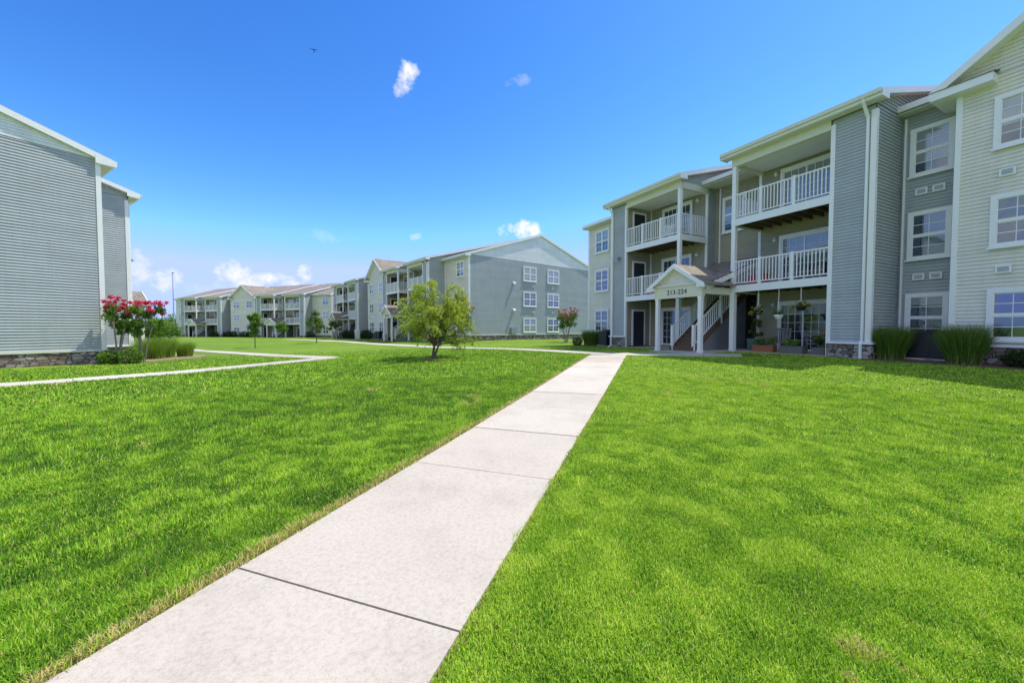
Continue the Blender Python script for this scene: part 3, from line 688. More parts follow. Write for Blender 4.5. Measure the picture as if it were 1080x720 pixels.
uL = Vector((-.848, .53)); vL = Vector((-.53, -.848)); eL = Vector((-17.5, 16.7)); oL = eL - vL * 2
bL = building('apartment_building', 'grey sided apartment building end wall on a stone base beside the pink crape myrtles', (oL.x, oL.y, .02), ang(uL), mods=(0,), numbers=(None, None), ends=(True, False))
uB = Vector((-.6, .8)); vB = Vector((-.8, -.6)); eB = Vector((-114.5, 110)); oB = eB - vB * 2
bB = building('apartment_building', 'distant building with only its tan roof showing above the shrubs by the left building', (oB.x, oB.y, -.6), ang(uB), mods=(0,), numbers=(None, None), ends=(True, False))
def at(base, u, v, x, y): p = base + u * x + v * y; return p
def onR(x, y): return at(oR, uR, vR, x, y)

# ------------------------------------------------------------------ other walks, pads and mulch beds
def pad(name, pts, m, lift, tint=.5):
    c = sum((Vector(p) for p in pts), Vector((0, 0))) / len(pts)
    mb = MB(); n = 6; ring = []
    # dense outline
    out = []
    for a, b in zip(pts, pts[1:] + pts[:1]):
        a, b = Vector(a), Vector(b); k = max(1, int((b - a).length / .7))
        out += [a + (b - a) * (i / k) for i in range(k)]
    mb.v = [(p.x, p.y, h(p.x, p.y) + lift) for p in out] + [(c.x, c.y, h(c.x, c.y) + lift)]
    N_ = len(out); mb.v += [(p.x, p.y, h(p.x, p.y) + lift - .1) for p in out]
    for i in range(N_): mb.f += [(i, (i+1) % N_, N_), (i, N_ + 1 + i, N_ + 1 + (i+1) % N_, (i+1) % N_)]
    o = mb.build(name, m); a = o.data.attributes.new('tint', 'FLOAT', 'POINT'); a.data.foreach_set('value', np.full(len(mb.v), tint, np.float32))
    return struct(o)
pe = on_path(15.6)
walk('cross_walk', [(-33.5, 57.6), (-19.0, 45.5), (-11, 34.5), (-5.4, 27.6), (.06, 23.6), (3.2, 19.3), (4.6, 17.4), (6.0, 16.75), (9.0, 15.2)], 1.35, lift=.018, jl=1.8)
walk('left_walk', [(-26, 4.2), (-13.3, 10.2), (-11, 13.0), (-9.3, 17.0), (-8.6, 18.6)], 1.1, lift=.018)
walk('side_walk', [(-8.6, 18.4), (-12.5, 20.6), (-22.1, 27.2), (-40, 42)], 1.1, lift=.03)
q = [onR(x, y) for x, y in ((9.95, -2.25), (12.75, -2.25), (12.75, 1.99), (9.95, 1.99))]; pad('entrance_pad', q, M['concrete'], .035)
q = [onR(x, y) for x, y in ((12.76, .05), (16.29, .05), (16.29, 1.98), (12.76, 1.98))]; pad('patio_pad', q, M['concrete'], .03, .2)
q = [onR(x, y) for x, y in ((6.07, .05), (9.94, .05), (9.94, 1.98), (6.07, 1.98))]; pad('patio_pad', q, M['concrete'], .03, .2)
def blob(cx, cy, rx, ry, rot=0, n=16):
    o = []
    for k in range(n):
        t = 2 * math.pi * k / n; r = 1 + random.uniform(-.1, .1); x, y = rx * r * math.cos(t), ry * r * math.sin(t)
        o.append((cx + x * math.cos(rot) - y * math.sin(rot), cy + x * math.sin(rot) + y * math.cos(rot)))
    return o
q = [onR(x, y) for x, y in ((16.4, -.35), (17.6, -.45), (19.2, -.35), (22, -.1), (26, -.2), (27, 1.0), (19.2, 1.0), (19.0, 1.9), (17.6, 1.9), (17.6, -.1), (16.4, -.1))]
q = [onR(x, y) for x, y in ((17.3, -.4), (19.2, -.3), (22, 0), (26, -.1), (26.5, .95), (19.15, .95), (19.1, 1.95), (17.55, 1.95))]
pad('mulch_bed', q, M['soil'], .02)
q = [onR(x, y) for x, y in ((-.4, .7), (1.5, .3), (4.4, .5), (4.7, 1.9), (.1, 1.9))]; pad('mulch_bed', q, M['soil'], .02)
pad('mulch_bed', blob(-3.48, 17.14, .65, .5), M['soil'], .02)
pad('mulch_bed', blob(5.5, 36.4, .8, .7), M['soil'], .02)
eLv = eL
q = [tuple(eL + Vector(p)) for p in ((-2.6, -1.65), (-1.2, -1.35), (.4, -.5), (1.6, .9), (1.7, 2.6), (.9, 4.6), (-.4, 5.2), (-2, 4.0), (-.6, 1.2), (-.15, .25))]
pad('mulch_bed', q, M['mulchred'], .02)

# ------------------------------------------------------------------ grass blades
def dist_to_walk(x, y):
    rx, ry = x - PA.x, y - PA.y; s = rx * PD.x + ry * PD.y; t = rx * PN.x + ry * PN.y      # t: 0..PW on the walk
    return s, t
def vnoise(x, y, sc, seed):
    """cheap smooth value noise"""
    g = np.random.default_rng(seed).random((64, 64)); u, v = x / sc, y / sc
    i, j = np.floor(u).astype(int), np.floor(v).astype(int); fu, fv = u - i, v - j; fu = fu*fu*(3-2*fu); fv = fv*fv*(3-2*fv)
    G = lambda a, b: g[a % 64, b % 64]
    return (G(i, j)*(1-fu) + G(i+1, j)*fu)*(1-fv) + (G(i, j+1)*(1-fu) + G(i+1, j+1)*fu)*fv
def grass_zone(n, r0, r1, half, size, width):
    r = np.sqrt(RNG.uniform(r0**2, r1**2, n)); a = RNG.uniform(-half, half, n); x = r * np.sin(a); y = r * np.cos(a)
    s, t = dist_to_walk(x, y)
    creep = np.clip(vnoise(x, y, .30, 5) - .62, 0, 1) / .38; keep = (t < -.004 + .02*creep) | (t > PW + .004 - .03*creep) | (s > 15.4)
    rag = RNG.random(n)
    keep &= ~((t > -.05) & (t < 0) & (rag < .55)); keep &= (r < 17) | (RNG.random(n) > (r - 17) / 10)
    # keep off the other walks
    def seg(x, y, p, q, w):
        p, q = np.array(p), np.array(q); d = q - p; l2 = (d**2).sum(); k = np.clip(((x-p[0])*d[0] + (y-p[1])*d[1]) / l2, 0, 1)
        return np.hypot(x - p[0] - k*d[0], y - p[1] - k*d[1]) < w
    for p, q, w in (((-26, 4.2), (-13.3, 10.2), .56), ((-13.3, 10.2), (-11, 13.0), .56), ((-11, 13), (-9.3, 17), .56), ((-9.3, 17), (-8.6, 18.6), .56), ((-8.6, 18.4), (-12.5, 20.6), .56), ((-12.5, 20.6), (-22.1, 27.2), .56),
                    ((-5.4, 27.6), (.06, 23.6), .7), ((.06, 23.6), (3.2, 19.3), .7), ((3.2, 19.3), (4.6, 17.4), .7), ((4.6, 17.4), (6, 16.75), .7), ((6, 16.75), (9, 15.2), .7)):
        keep &= ~seg(x, y, p, q, w)
    xr = (x - oR.x)*uR.x + (y - oR.y)*uR.y; yr = (x - oR.x)*vR.x + (y - oR.y)*vR.y
    keep &= ~((yr > -.03) & (xr > -1)); keep &= ~((yr > -.35) & (xr > 17.3)); keep &= ~((xr > 9.9) & (xr < 12.8) & (yr > -2.3)); keep &= ~((xr > -.4) & (xr < 4.7) & (yr > .5))
    xl_ = (x - eL.x)*(-vL.x) + (y - eL.y)*(-vL.y); yl_ = (x - eL.x)*(-uL.x) + (y - eL.y)*(-uL.y)   # out of the front, out of the gable end
    keep &= ~((xl_ < .1) & (yl_ < .05)); keep &= ~((xl_ > -2.6) & (xl_ < 1.6) & (yl_ < 1.3) & (yl_ > -6))
    keep &= ~(np.hypot(x + 3.48, (y - 17.14) * 1.2) < .6)
    x, y, s, t = x[keep], y[keep], s[keep], t[keep]; n = len(x); z = hh(x, y)
    left = t < 0
    big = vnoise(x, y, 2.3, 1); med = vnoise(x, y, .55, 2); sm = vnoise(x, y, .16, 3)
    hgt = size * (.66 + np.where(left, .28, .15) * med + .45 * RNG.random(n)) * np.where(left, 1.35, .9)
    hgt *= np.where(sm > .6, 1.2, .9)
    ang_ = RNG.uniform(0, 2*np.pi, n) ; lean = RNG.gamma(2.0, .30, n) * np.where(left, 1.15, .95) + np.where(left, .22, .0) * (med > .6)
    dx, dy = np.cos(ang_)*lean, np.sin(ang_)*lean; nn = np.sqrt(1 + lean**2)
    wv = width * RNG.uniform(.6, 1.3, n); pa = ang_ + np.pi/2 + RNG.normal(0, .5, n)
    px, py = np.cos(pa)*wv/2, np.sin(pa)*wv/2
    tip = np.stack([x + dx*hgt/nn, y + dy*hgt/nn, z + hgt/nn], 1)
    b0 = np.stack([x - px, y - py, z - .004], 1); b1 = np.stack([x + px, y + py, z - .004], 1)
    m0 = np.stack([x + dx*hgt/nn*.36 - px*.8, y + dy*hgt/nn*.36 - py*.8, z + hgt/nn*.62], 1); m1 = np.stack([x + dx*hgt/nn*.36 + px*.8, y + dy*hgt/nn*.36 + py*.8, z + hgt/nn*.62], 1)
    V = np.concatenate([np.stack([b0, b1, m1], 1), np.stack([b0, m1, m0], 1), np.stack([m0, m1, tip], 1)], 1).reshape(-1, 3) if 1.6 < r1 < 6.1 else np.stack([b0, b1, tip], 1).reshape(-1, 3)
    tint = .42 + .10*(big - .5) + .11*(med - .5) + .44*(sm - .5) + RNG.normal(0, .17, n) + np.where(left, -.19, .05)
    tint = np.clip(tint, 0, .86)
    edge = np.clip(1 - np.abs(t + .05) / .08, 0, 1) * (t < 0); edge2 = np.clip(1 - (t - PW) / .07, 0, 1) * (t > PW) * .35
    bare = (vnoise(x, y, .8, 8) > .90) & (sm > .45)
    dry = (RNG.random(n) < np.maximum(edge*.92, edge2)*(s < 15.6)) | (RNG.random(n) < .035) | (bare & (RNG.random(n) < .45))
    tint = np.where(dry, RNG.uniform(.90, 1, n), tint)
    k = len(V) // n
    return V, np.repeat(tint, k)
zones = [(60000, 0, 1.6, R(180), .040, .0060), (430000, 1.3, 3.6, R(82), .040, .0050), (420000, 3.6, 6.0, R(74), .042, .0075), (400000, 6.0, 11.0, R(70), .044, .014), (330000, 11.0, 27, R(66), .046, .030)]
parts = [grass_zone(*zz) for zz in zones]
g = npmesh('grass', np.concatenate([p[0] for p in parts]), 3, M['blade'], None, np.concatenate([p[1] for p in parts])); g['kind'] = 'stuff'
# worn strip of bare earth and straw along the left edge of the walk
mb = MB(); n = 60
for k in range(n + 1):
    s = -6 + 21.4 * k / n
    for tt in (.0, -.06 - .04 * random.random()):
        p = PA + PD * s + PN * tt; mb.v.append((p.x, p.y, h(p.x, p.y) + (.008 if tt == 0 else .004)))
for k in range(n): mb.f.append((2*k, 2*k+1, 2*k+3, 2*k+2))
struct(mb.build('path_edge', M['mulchred']))

# ------------------------------------------------------------------ vegetation helpers
def leaves(pts, tint, size, aspect=.45, droop=0.0):
    n = len(pts); a = RNG.normal(size=(n, 3)); a[:, 2] -= droop; a /= np.linalg.norm(a, axis=1)[:, None]
    b = np.cross(a, RNG.normal(size=(n, 3))); b /= np.linalg.norm(b, axis=1)[:, None]
    l = size * RNG.uniform(.6, 1.3, (n, 1)); a *= l; b *= l * aspect
    V = np.stack([pts - a, pts + b*.9 - a*.1, pts + a, pts - b*.9 - a*.1], 1).reshape(-1, 3)
    return V, np.repeat(tint, 4)
def clumped(centers, rads, n, shell=.5, base=.5, topz=None):
    k = RNG.integers(0, len(centers), n); c = centers[k]; r = rads[k]
    d = RNG.normal(size=(n, 3)); d /= np.linalg.norm(d, axis=1)[:, None]; q = RNG.random(n) ** shell
    p = c + d * (r * q)[:, None] * np.array([1, 1, .85])
    ct = RNG.uniform(-.2, .2, len(centers))[k]
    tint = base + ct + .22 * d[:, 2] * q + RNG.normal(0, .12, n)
    return p, tint
def limbs(mb, base, tips, r0, fork=.35, n=5, wig=.08):
    for t in tips:
        t = Vector(t); b = Vector(base); mid = b.lerp(t, .5) + Vector((0, 0, -.0)); path = []; rad = []
        for k in range(n):
            s = k / (n - 1); p = b.lerp(t, s) + Vector((random.uniform(-wig, wig), random.uniform(-wig, wig), 0)) * (s * (1 - s) * 4)
            p.z = b.z + (t.z - b.z) * (s ** .8); path.append(p); rad.append(r0 * (1 - s) ** .8 + r0 * .12)
        mb.tube(path, rad, 5)
def crown_tree(name, label, cat, x, y, H, W, clear, nleaf, lsize, lm, bark='bark', group=None, stems=1, nclump=26, lean=(0, 0), trunk_r=.06, base=.5, shape=1.0, droop=0., cl=.22):
    z = h(x, y); root = thing(name, label, cat, (x, y, z), random.uniform(0, 6), group)
    ch = H - clear; cen = []
    for k in range(nclump):
        d = Vector((random.gauss(0, 1), random.gauss(0, 1), random.gauss(0, 1))).normalized() * random.random() ** .4
        wz = 1 - .35 * shape * max(0, d.z) 
        cen.append((d.x * W/2 * .82 * wz + lean[0], d.y * W/2 * .82 * wz + lean[1], clear + ch * .5 + d.z * ch * .42))
    cen = np.array(cen); rads = RNG.uniform(.7, 1.3, nclump) * cl * W * .5 * 1.6
    mb = MB()
    for s in range(stems):
        bx, by = (random.uniform(-.12, .12), random.uniform(-.12, .12)) if stems > 1 else (0, 0)
        fk = Vector((lean[0]*.5 + bx*3, lean[1]*.5 + by*3, clear + ch*.15))
        mb.tube([(bx, by, -.1), (bx*1.5 + lean[0]*.15, by*1.5, clear*.5), tuple(fk)], [trunk_r*1.2, trunk_r, trunk_r*.75], 8)
        sel = [c for i, c in enumerate(cen) if i % stems == s]
        limbs(mb, fk, sel, trunk_r*.5)
    mb.build('trunk', M[bark], root)
    p, t = clumped(cen, rads, nleaf, .5, base)
    V, T = leaves(p, t, lsize, .45, droop); npmesh('crown', V, 4, M[lm], root, T)
    return root
def crape(label, x, y, H, W, fl, nl=1600, nf=900, bl='blossom', group='crape myrtles with pink blossom', spread=1.0, ls=.06, dirs=None):
    z = h(x, y); root = thing('crape_myrtle', label, 'flowering tree', (x, y, z), 0, group)
    mb = MB(); tips = dirs or [(math.cos(k * 2.4 + .5) * W*.33*spread, math.sin(k * 2.4 + .5) * W*.33*spread, H*.62) for k in range(5)]
    cen = []; fc = []
    fz = np.quantile([tt[2] for tt in tips], .5)
    for i, t in enumerate(tips):
        b = (random.uniform(-.09, .09) + t[0]*.15, random.uniform(-.09, .09) + t[1]*.15, -.1)
        mb.tube([b, (t[0]*.45, t[1]*.45, H*.28), (t[0]*.8, t[1]*.8, H*.48), t], [.036, .03, .022, .012], 6)
        for k in range(5):
            c = Vector(t) + Vector((random.uniform(-1, 1)*W*.20, random.uniform(-1, 1)*W*.20, random.uniform(-.20, .16)*H)); cen.append(tuple(c))
            limbs(mb, (t[0]*.8, t[1]*.8, H*.48), [tuple(c)], .012, n=3)
            for j in range(2 if c.z > fz - .05*H else 0):
                q = c + Vector((random.uniform(-1, 1)*W*.16, random.uniform(-1, 1)*W*.16, random.uniform(.03, .24)*H))
                q.z = min(q.z, H * .95); fc.append(tuple(q)); mb.tube([tuple(c), tuple(q)], [.008, .005], 4)
    mb.build('trunk', M['barkpale'], root)
    p, t = clumped(np.array(cen), RNG.uniform(.8, 1.2, len(cen)) * W*.17, nl, .5, .45); V, T = leaves(p, t, ls); npmesh('crown', V, 4, M['leafbush' if bl == 'blossom' else 'leafmid'], root, T)
    p, t = clumped(np.array(fc), RNG.uniform(.7, 1.25, len(fc)) * W*.085, nf, .5, .5); V, T = leaves(p, t, ls*.6, .8); npmesh('blossom', V, 4, M[bl], root, T)
    return root
def shrub(name, label, cat, x, y, W, H, D, n, ls, lm, group=None, z=None, rot=0, base=.5):
    z = h(x, y) if z is None else z; root = thing(name, label, cat, (x, y, z), rot, group)
    d = RNG.normal(size=(n, 3)); d /= np.linalg.norm(d, axis=1)[:, None]; q = RNG.random(n) ** .22
    lump = 1 + .13 * np.sin(d[:, 0]*5 + x*3) * np.cos(d[:, 1]*4 + y) + .10 * np.sin(d[:, 2]*7 + d[:, 0]*6)
    p = d * (q * lump)[:, None] * np.array([W/2, D/2, H*.56]) + np.array([0, 0, H*.46]); p[:, 2] = np.abs(p[:, 2])
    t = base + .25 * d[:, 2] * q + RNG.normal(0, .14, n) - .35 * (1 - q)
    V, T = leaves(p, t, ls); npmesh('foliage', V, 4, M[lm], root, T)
    mb = MB()
    for k in range(5):
        a = k * 1.3; mb.tube([(0.04*math.cos(a), .04*math.sin(a), -.05), (W*.25*math.cos(a), D*.25*math.sin(a), H*.6)], [.015, .006], 5)
    mb.build('stem', M['bark'], root); return root
def reeds(label, x, y, rad, H, n, m='reed', group='clumps of ornamental grass', spread=.4, wd=.016):
    z = h(x, y); root = thing('ornamental_grass', label, 'ornamental grass', (x, y, z), 0, group)
    a = RNG.uniform(0, 2*np.pi, n); r = rad * .55 * np.sqrt(RNG.random(n)); bx, by = r*np.cos(a), r*np.sin(a)
    a2 = a + RNG.normal(0, .7, n); out = spread * H * (r / (rad*.55)) * RNG.uniform(.1, 1.1, n) + .05; hh_ = H * RNG.uniform(.62, 1.06, n)
    pa = RNG.uniform(0, np.pi, n); wx, wy = np.cos(pa)*wd/2, np.sin(pa)*wd/2
    def pt(s, k): # along the blade
        o = out * s**1.8; return np.stack([bx + np.cos(a2)*o + k*wx*(1.05 - s), by + np.sin(a2)*o + k*wy*(1.05 - s), hh_ * (s - .10 * s**3)], 1)
    S = [0, .35, .7, 1.0]; Q = []
    for s0, s1 in zip(S[:-1], S[1:]): Q.append(np.stack([pt(s0, -1), pt(s0, 1), pt(s1, 1), pt(s1, -1)], 1))
    V = np.stack(Q, 1).reshape(-1, 3); bt = np.clip(RNG.normal(.5, .2, n), 0, .88); bt = np.where(RNG.random(n) < .07, .97, bt)
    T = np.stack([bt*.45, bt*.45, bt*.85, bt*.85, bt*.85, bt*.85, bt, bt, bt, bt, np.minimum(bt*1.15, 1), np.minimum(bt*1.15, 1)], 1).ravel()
    # straw-coloured base sheaths
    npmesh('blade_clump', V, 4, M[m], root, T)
    k = n // 5; aa = RNG.uniform(0, 2*np.pi, k); rr = rad*.58*np.sqrt(RNG.random(k)); q = np.stack([rr*np.cos(aa), rr*np.sin(aa), np.zeros(k)], 1)
    up = np.stack([RNG.normal(0, .03, k), RNG.normal(0, .03, k), RNG.uniform(.15, .32, k)*H], 1); sd_ = np.stack([RNG.uniform(-.01, .01, k), RNG.uniform(-.01, .01, k), np.zeros(k)], 1)
    V = np.stack([q - sd_, q + sd_, q + up + sd_*.5, q + up - sd_*.5], 1).reshape(-1, 3); npmesh('dry_sheath', V, 4, M[m], root, np.repeat(RNG.uniform(.93, 1, k), 4)); return root

# the willowy little tree on the lawn: several stems, long drooping sprays
def willowy(x, y):
    z = h(x, y); root = thing('willowy_tree', 'small multi-stemmed tree with airy yellow-green drooping sprays in a mulch ring on the lawn', 'tree', (x, y, z))
    mb = MB(); pts = []; tint = []
    fork = Vector((.05, 0, .55)); mb.tube([(0, 0, -.1), (.0, 0, .25), tuple(fork)], [.08, .06, .05], 8); mb.tube([(.03, .02, .05), (.2, .05, .5), (.45, .1, .95)], [.055, .045, .035], 7)
    for k in range(44):
        a = k * 2.399 + random.uniform(-.3, .3); e = random.random()
        R_ = 1.85 * (.15 + .85 * math.sqrt(random.random())); top = 3.95 - 2.3 * (R_ / 1.85) ** 2 - random.uniform(0, 1.0)
        tip = Vector((R_ * math.cos(a) + .08, R_ * math.sin(a), max(.75, top)))
        path = []; rad = []
        st = fork if k % 3 else Vector((.45, .1, .95))
        for j in range(7):
            s = j / 6; p = st.lerp(tip, s); p.z = st.z + (tip.z - st.z) * math.sin(s * math.pi / 2) ** .85
            p += Vector((random.uniform(-.06, .06), random.uniform(-.06, .06), random.uniform(-.03, .03))) * s; path.append(p); rad.append(.026 * (1 - s) + .005)
        mb.tube(path, rad, 5); ct = random.uniform(-.16, .16)
        for j in range(21):                                        # sprays hanging off the limb
            s = random.uniform(.35, 1.0); i = min(5, int(s * 6)); b = path[i].lerp(path[i+1], s * 6 - i)
            d = Vector((random.gauss(0, .45) + .55*math.cos(a), random.gauss(0, .45) + .55*math.sin(a), random.uniform(-.25, .75))).normalized(); Ls = random.uniform(.25, .62); sp = []
            for q in range(5):
                u = q / 4; c = b + d * (Ls * u) + Vector((0, 0, -.42 * Ls * u * u * 1.6)); sp.append(c)
            mb.tube(sp, [.005, .004, .0035, .003, .002], 3)
            for q in range(24):
                u = random.random() ** .8; i2 = min(3, int(u * 4)); c = sp[i2].lerp(sp[i2+1], u*4 - i2) + Vector((random.gauss(0, .035), random.gauss(0, .035), random.gauss(0, .03)))
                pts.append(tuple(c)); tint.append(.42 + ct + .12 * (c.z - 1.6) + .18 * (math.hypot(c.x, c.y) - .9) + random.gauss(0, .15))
    mb.build('trunk', M['bark'], root)
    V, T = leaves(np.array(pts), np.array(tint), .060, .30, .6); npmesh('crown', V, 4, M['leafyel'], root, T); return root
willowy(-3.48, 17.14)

# crape myrtles
cl0 = eL + Vector((.75, 1.0))
crape('tall pink crape myrtle against the white corner board of the left building', eL.x + .75, eL.y - .2, 2.95, 1.15, 0, 2600, 1500, dirs=[(-.25, .1, 1.95), (.0, -.15, 2.05), (.28, .1, 1.85), (-.05, .3, 2.0)])
crape('pink crape myrtle nearer the ornamental grass, to the right of its taller twin', eL.x + 1.45, eL.y + .15, 2.75, 1.3, 0, 2600, 1500, dirs=[(-.3, .1, 1.8), (.05, -.15, 1.9), (.4, .1, 1.95), (.2, .3, 1.8)])
crape('crape myrtle with dusky red flower heads before the grey gable end wall', 5.1, 36.6, 3.35, 1.9, 0, 2400, 1300, 'blossomdull', ls=.08)
crape('red-flowered crape myrtle half hidden behind the willowy lawn tree', -4.9, 36.0, 3.9, 2.6, 0, 3000, 2200, 'blossomdull', ls=.09)
crape('small dark crape myrtle by the white portico at the far right of the long building', -27.6, 60.5, 3.4, 1.7, 0, 1500, 200, 'blossomdull', ls=.1)
# young lawn trees
crown_tree('young_tree', 'young oval-crowned tree nearest the camera of the three staked out before the long building', 'tree', -21.0, 31.75, 3.3, 1.7, .95, 3000, .08, 'leafbush', group='young trees on the far lawn', trunk_r=.035, nclump=22)
crown_tree('young_tree', 'young dark-green tree on the lawn before the white portico of the long building', 'tree', -21.27, 42.3, 3.7, 2.0, 1.0, 2800, .085, 'leafmid', group='young trees on the far lawn', trunk_r=.045, nclump=24)
crown_tree('young_tree', 'smallest bright green tree standing close to the front of the long building', 'tree', -41.5, 70.0, 3.1, 2.4, .8, 1800, .13, 'leafbush', group='young trees on the far lawn', trunk_r=.05)
# shrubs and ornamental grasses by the left building
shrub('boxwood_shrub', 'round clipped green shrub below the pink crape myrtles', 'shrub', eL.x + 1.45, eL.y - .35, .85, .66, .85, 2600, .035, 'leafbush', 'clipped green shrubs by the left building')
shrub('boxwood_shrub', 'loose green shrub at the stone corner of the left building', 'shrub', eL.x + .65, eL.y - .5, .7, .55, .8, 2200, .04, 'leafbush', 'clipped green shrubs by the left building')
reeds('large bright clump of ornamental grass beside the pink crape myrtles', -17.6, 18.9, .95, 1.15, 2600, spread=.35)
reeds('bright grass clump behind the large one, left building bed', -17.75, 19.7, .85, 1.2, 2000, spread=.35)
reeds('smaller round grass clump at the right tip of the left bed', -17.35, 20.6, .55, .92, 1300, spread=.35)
# planting along the right building
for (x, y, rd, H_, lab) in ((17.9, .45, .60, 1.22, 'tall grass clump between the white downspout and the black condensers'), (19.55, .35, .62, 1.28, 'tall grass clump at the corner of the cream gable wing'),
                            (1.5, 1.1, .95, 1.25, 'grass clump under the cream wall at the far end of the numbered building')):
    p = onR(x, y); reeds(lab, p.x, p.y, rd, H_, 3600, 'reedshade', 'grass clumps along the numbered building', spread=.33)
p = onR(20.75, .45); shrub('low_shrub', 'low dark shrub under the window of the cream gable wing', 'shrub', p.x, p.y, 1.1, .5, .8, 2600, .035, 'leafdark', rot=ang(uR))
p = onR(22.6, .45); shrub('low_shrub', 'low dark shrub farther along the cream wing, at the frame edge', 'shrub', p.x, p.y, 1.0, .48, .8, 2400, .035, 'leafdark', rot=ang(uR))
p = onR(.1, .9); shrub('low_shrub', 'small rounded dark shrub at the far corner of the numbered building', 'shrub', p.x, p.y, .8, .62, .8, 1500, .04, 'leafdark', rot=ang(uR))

# condensers
def condenser(label, p, rot, z, s=1.0):
    r = thing('condenser_unit', label, 'air conditioner', (p.x, p.y, z), rot, 'black air conditioner condensers')
    MB().box(-.36*s, .36*s, -.36*s, .36*s, -.15, .04).build('plinth', M['concrete'], r)
    MB().box(-.31*s, .31*s, -.31*s, .31*s, .041, .78*s).build('body', M['black'], r, bevel=.03)
    m = MB()
    for k in range(9):
        z_ = .12 + k*.068*s
        for a in (-1, 1): m.box(-.27*s, .27*s, a*.315*s, a*.322*s, z_, z_+.03).box(a*.315*s, a*.322*s, -.27*s, .27*s, z_, z_+.03)
    m.build('louver_panel', M['dark'], r)
    m = MB().lathe([(.25*s, .785*s), (.25*s, .82*s), (.20*s, .84*s), (.05*s, .845*s)], n=18); m.build('fan_guard', M['black'], r); return r
for x, lab in ((18.42, 'black condenser unit next to the taller grass clump by the recess'), (19.02, 'black condenser unit nearer the cream gable wing')):
    p = onR(x, 1.15); condenser(lab, p, ang(uR), h(p.x, p.y) + .03, 1.1)
p = onR(3.0, 1.2); condenser('black condenser unit by the grass clump at the building far end', p, ang(uR), h(p.x, p.y) + .02, 1.3)
def onM(x, y): return at(oM, uM, vM, x, y)
for x, lab in ((26.4, 'black condenser on the shrub side below the middle building wing'), (25.4, 'black condenser on the portico side below the middle building wing')):
    p = onM(x, .1); condenser(lab, p, ang(uM), h(p.x, p.y) + .02, 1.3)
# hedges of the middle and far buildings
labsM = ['clipped dark shrub between portico and grey side wall, farthest left by the middle building', 'clipped dark shrub against the grey side wall of the middle building', 'dark shrub at the foot of the white corner of the middle building',
         'broad dark shrub in front of the windows beside the cream wing', 'broad dark shrub under the cream wing of the middle building', 'dark shrub before the farthest cream wall of the middle building', 'low dark shrub left of the far portico of the middle building']
for i, (x, y, wd, ht) in enumerate(((13.6, -.6, 2.0, 1.15), (15.2, -.6, 2.0, 1.2), (17.2, -.7, 1.7, 1.2), (18.6, .6, 2.0, 1.25), (21.4, .1, 2.4, 1.3), (1.6, 1.2, 2.6, 1.5), (3.8, .8, 2.0, 1.5))):
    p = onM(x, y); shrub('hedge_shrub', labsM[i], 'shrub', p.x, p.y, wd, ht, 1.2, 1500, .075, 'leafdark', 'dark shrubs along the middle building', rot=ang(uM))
p = onM(17.9, -.3); r = thing('utility_box', 'small white utility box among the dark shrubs of the middle building', 'utility box', (p.x, p.y, h(p.x, p.y)), ang(uM))
MB().box(-.45, .45, -.3, .3, -.1, 1.35).build('body', M['white'], r, bevel=.03); MB().box(-.40, .40, -.325, -.302, .1, 1.2).build('door', M['white'], r)
def onF(x, y): return at(oF, uF, vF, x, y)
labsF = ['dark shrub at the left end corner of the long far building', 'dark shrub under the shaded bay wall of the long far building', 'dark shrub beside the recessed windows of the long far building', 'dark shrub under the left window of the far cream gable',
         'dark shrub under the right window of the far cream gable', 'dark shrub past the cream gable of the long far building', 'dark shrub near the right portico of the long far building']
for i, (x, y, wd) in enumerate(((.8, 1.0, 2), (16.6, -1.0, 2.4), (18.7, .4, 2.2), (21, -.2, 2.6), (24.4, -.2, 2.6), (27.4, -1.0, 2.4), (40.8, .6, 3.0))):
    p = onF(x, y); shrub('hedge_shrub', labsF[i], 'shrub', p.x, p.y, wd, 1.2, 1.4, 700, .12, 'leafdark', 'dark shrubs along the far building', rot=ang(uF))
# bushy trees in the distance on the left
for i, (x, y, H_, Wt, lab) in enumerate(((-48.5, 53.0, 3.0, 3.6, 'broad bushy green tree beyond the grass clumps on the left'), (-51.5, 54.0, 2.2, 2.6, 'lower bush left of the broad bushy tree'), (-58, 66, 2.6, 4.2, 'pale far bush beside the light pole'))):
    crown_tree('bushy_tree', lab, 'tree', x, y, H_, Wt, .25, 3200, .13, 'leafbush', group='bushy trees beyond the left bed', trunk_r=.08, nclump=30, cl=.3, stems=2)
for i, (x, y, H_, Wt, lab) in enumerate(((-105, 128, 5.0, 14, 'far tree mass left of the light pole, hazy green'), (-96, 135, 4.5, 12, 'far tree mass behind the light pole, hazy green'), (-120, 140, 6, 16, 'farthest tree crown behind the pink crape myrtles'))):
    crown_tree('distant_tree', lab, 'tree', x, y, H_, Wt, .3, 2600, .35, 'leafmid', group='distant trees', trunk_r=.15, nclump=34, cl=.25)

# light pole
r = thing('light_pole', 'tall thin lamp pole standing against the sky left of the far building', 'light pole', (-60.8, 70, h(-60.8, 70)))
MB().tube([(0, 0, -.3), (0, 0, 6), (0, 0, 11.7)], [.09, .07, .05], 8).build('pole', M['metal'], r); MB().box(-.15, .3, -.12, .12, 11.58, 11.72).build('lamp_head', M['metal'], r); MB().lathe([(.22, -.2), (.22, .25), (.14, .3)]).build('pole_base', M['concrete'], r)

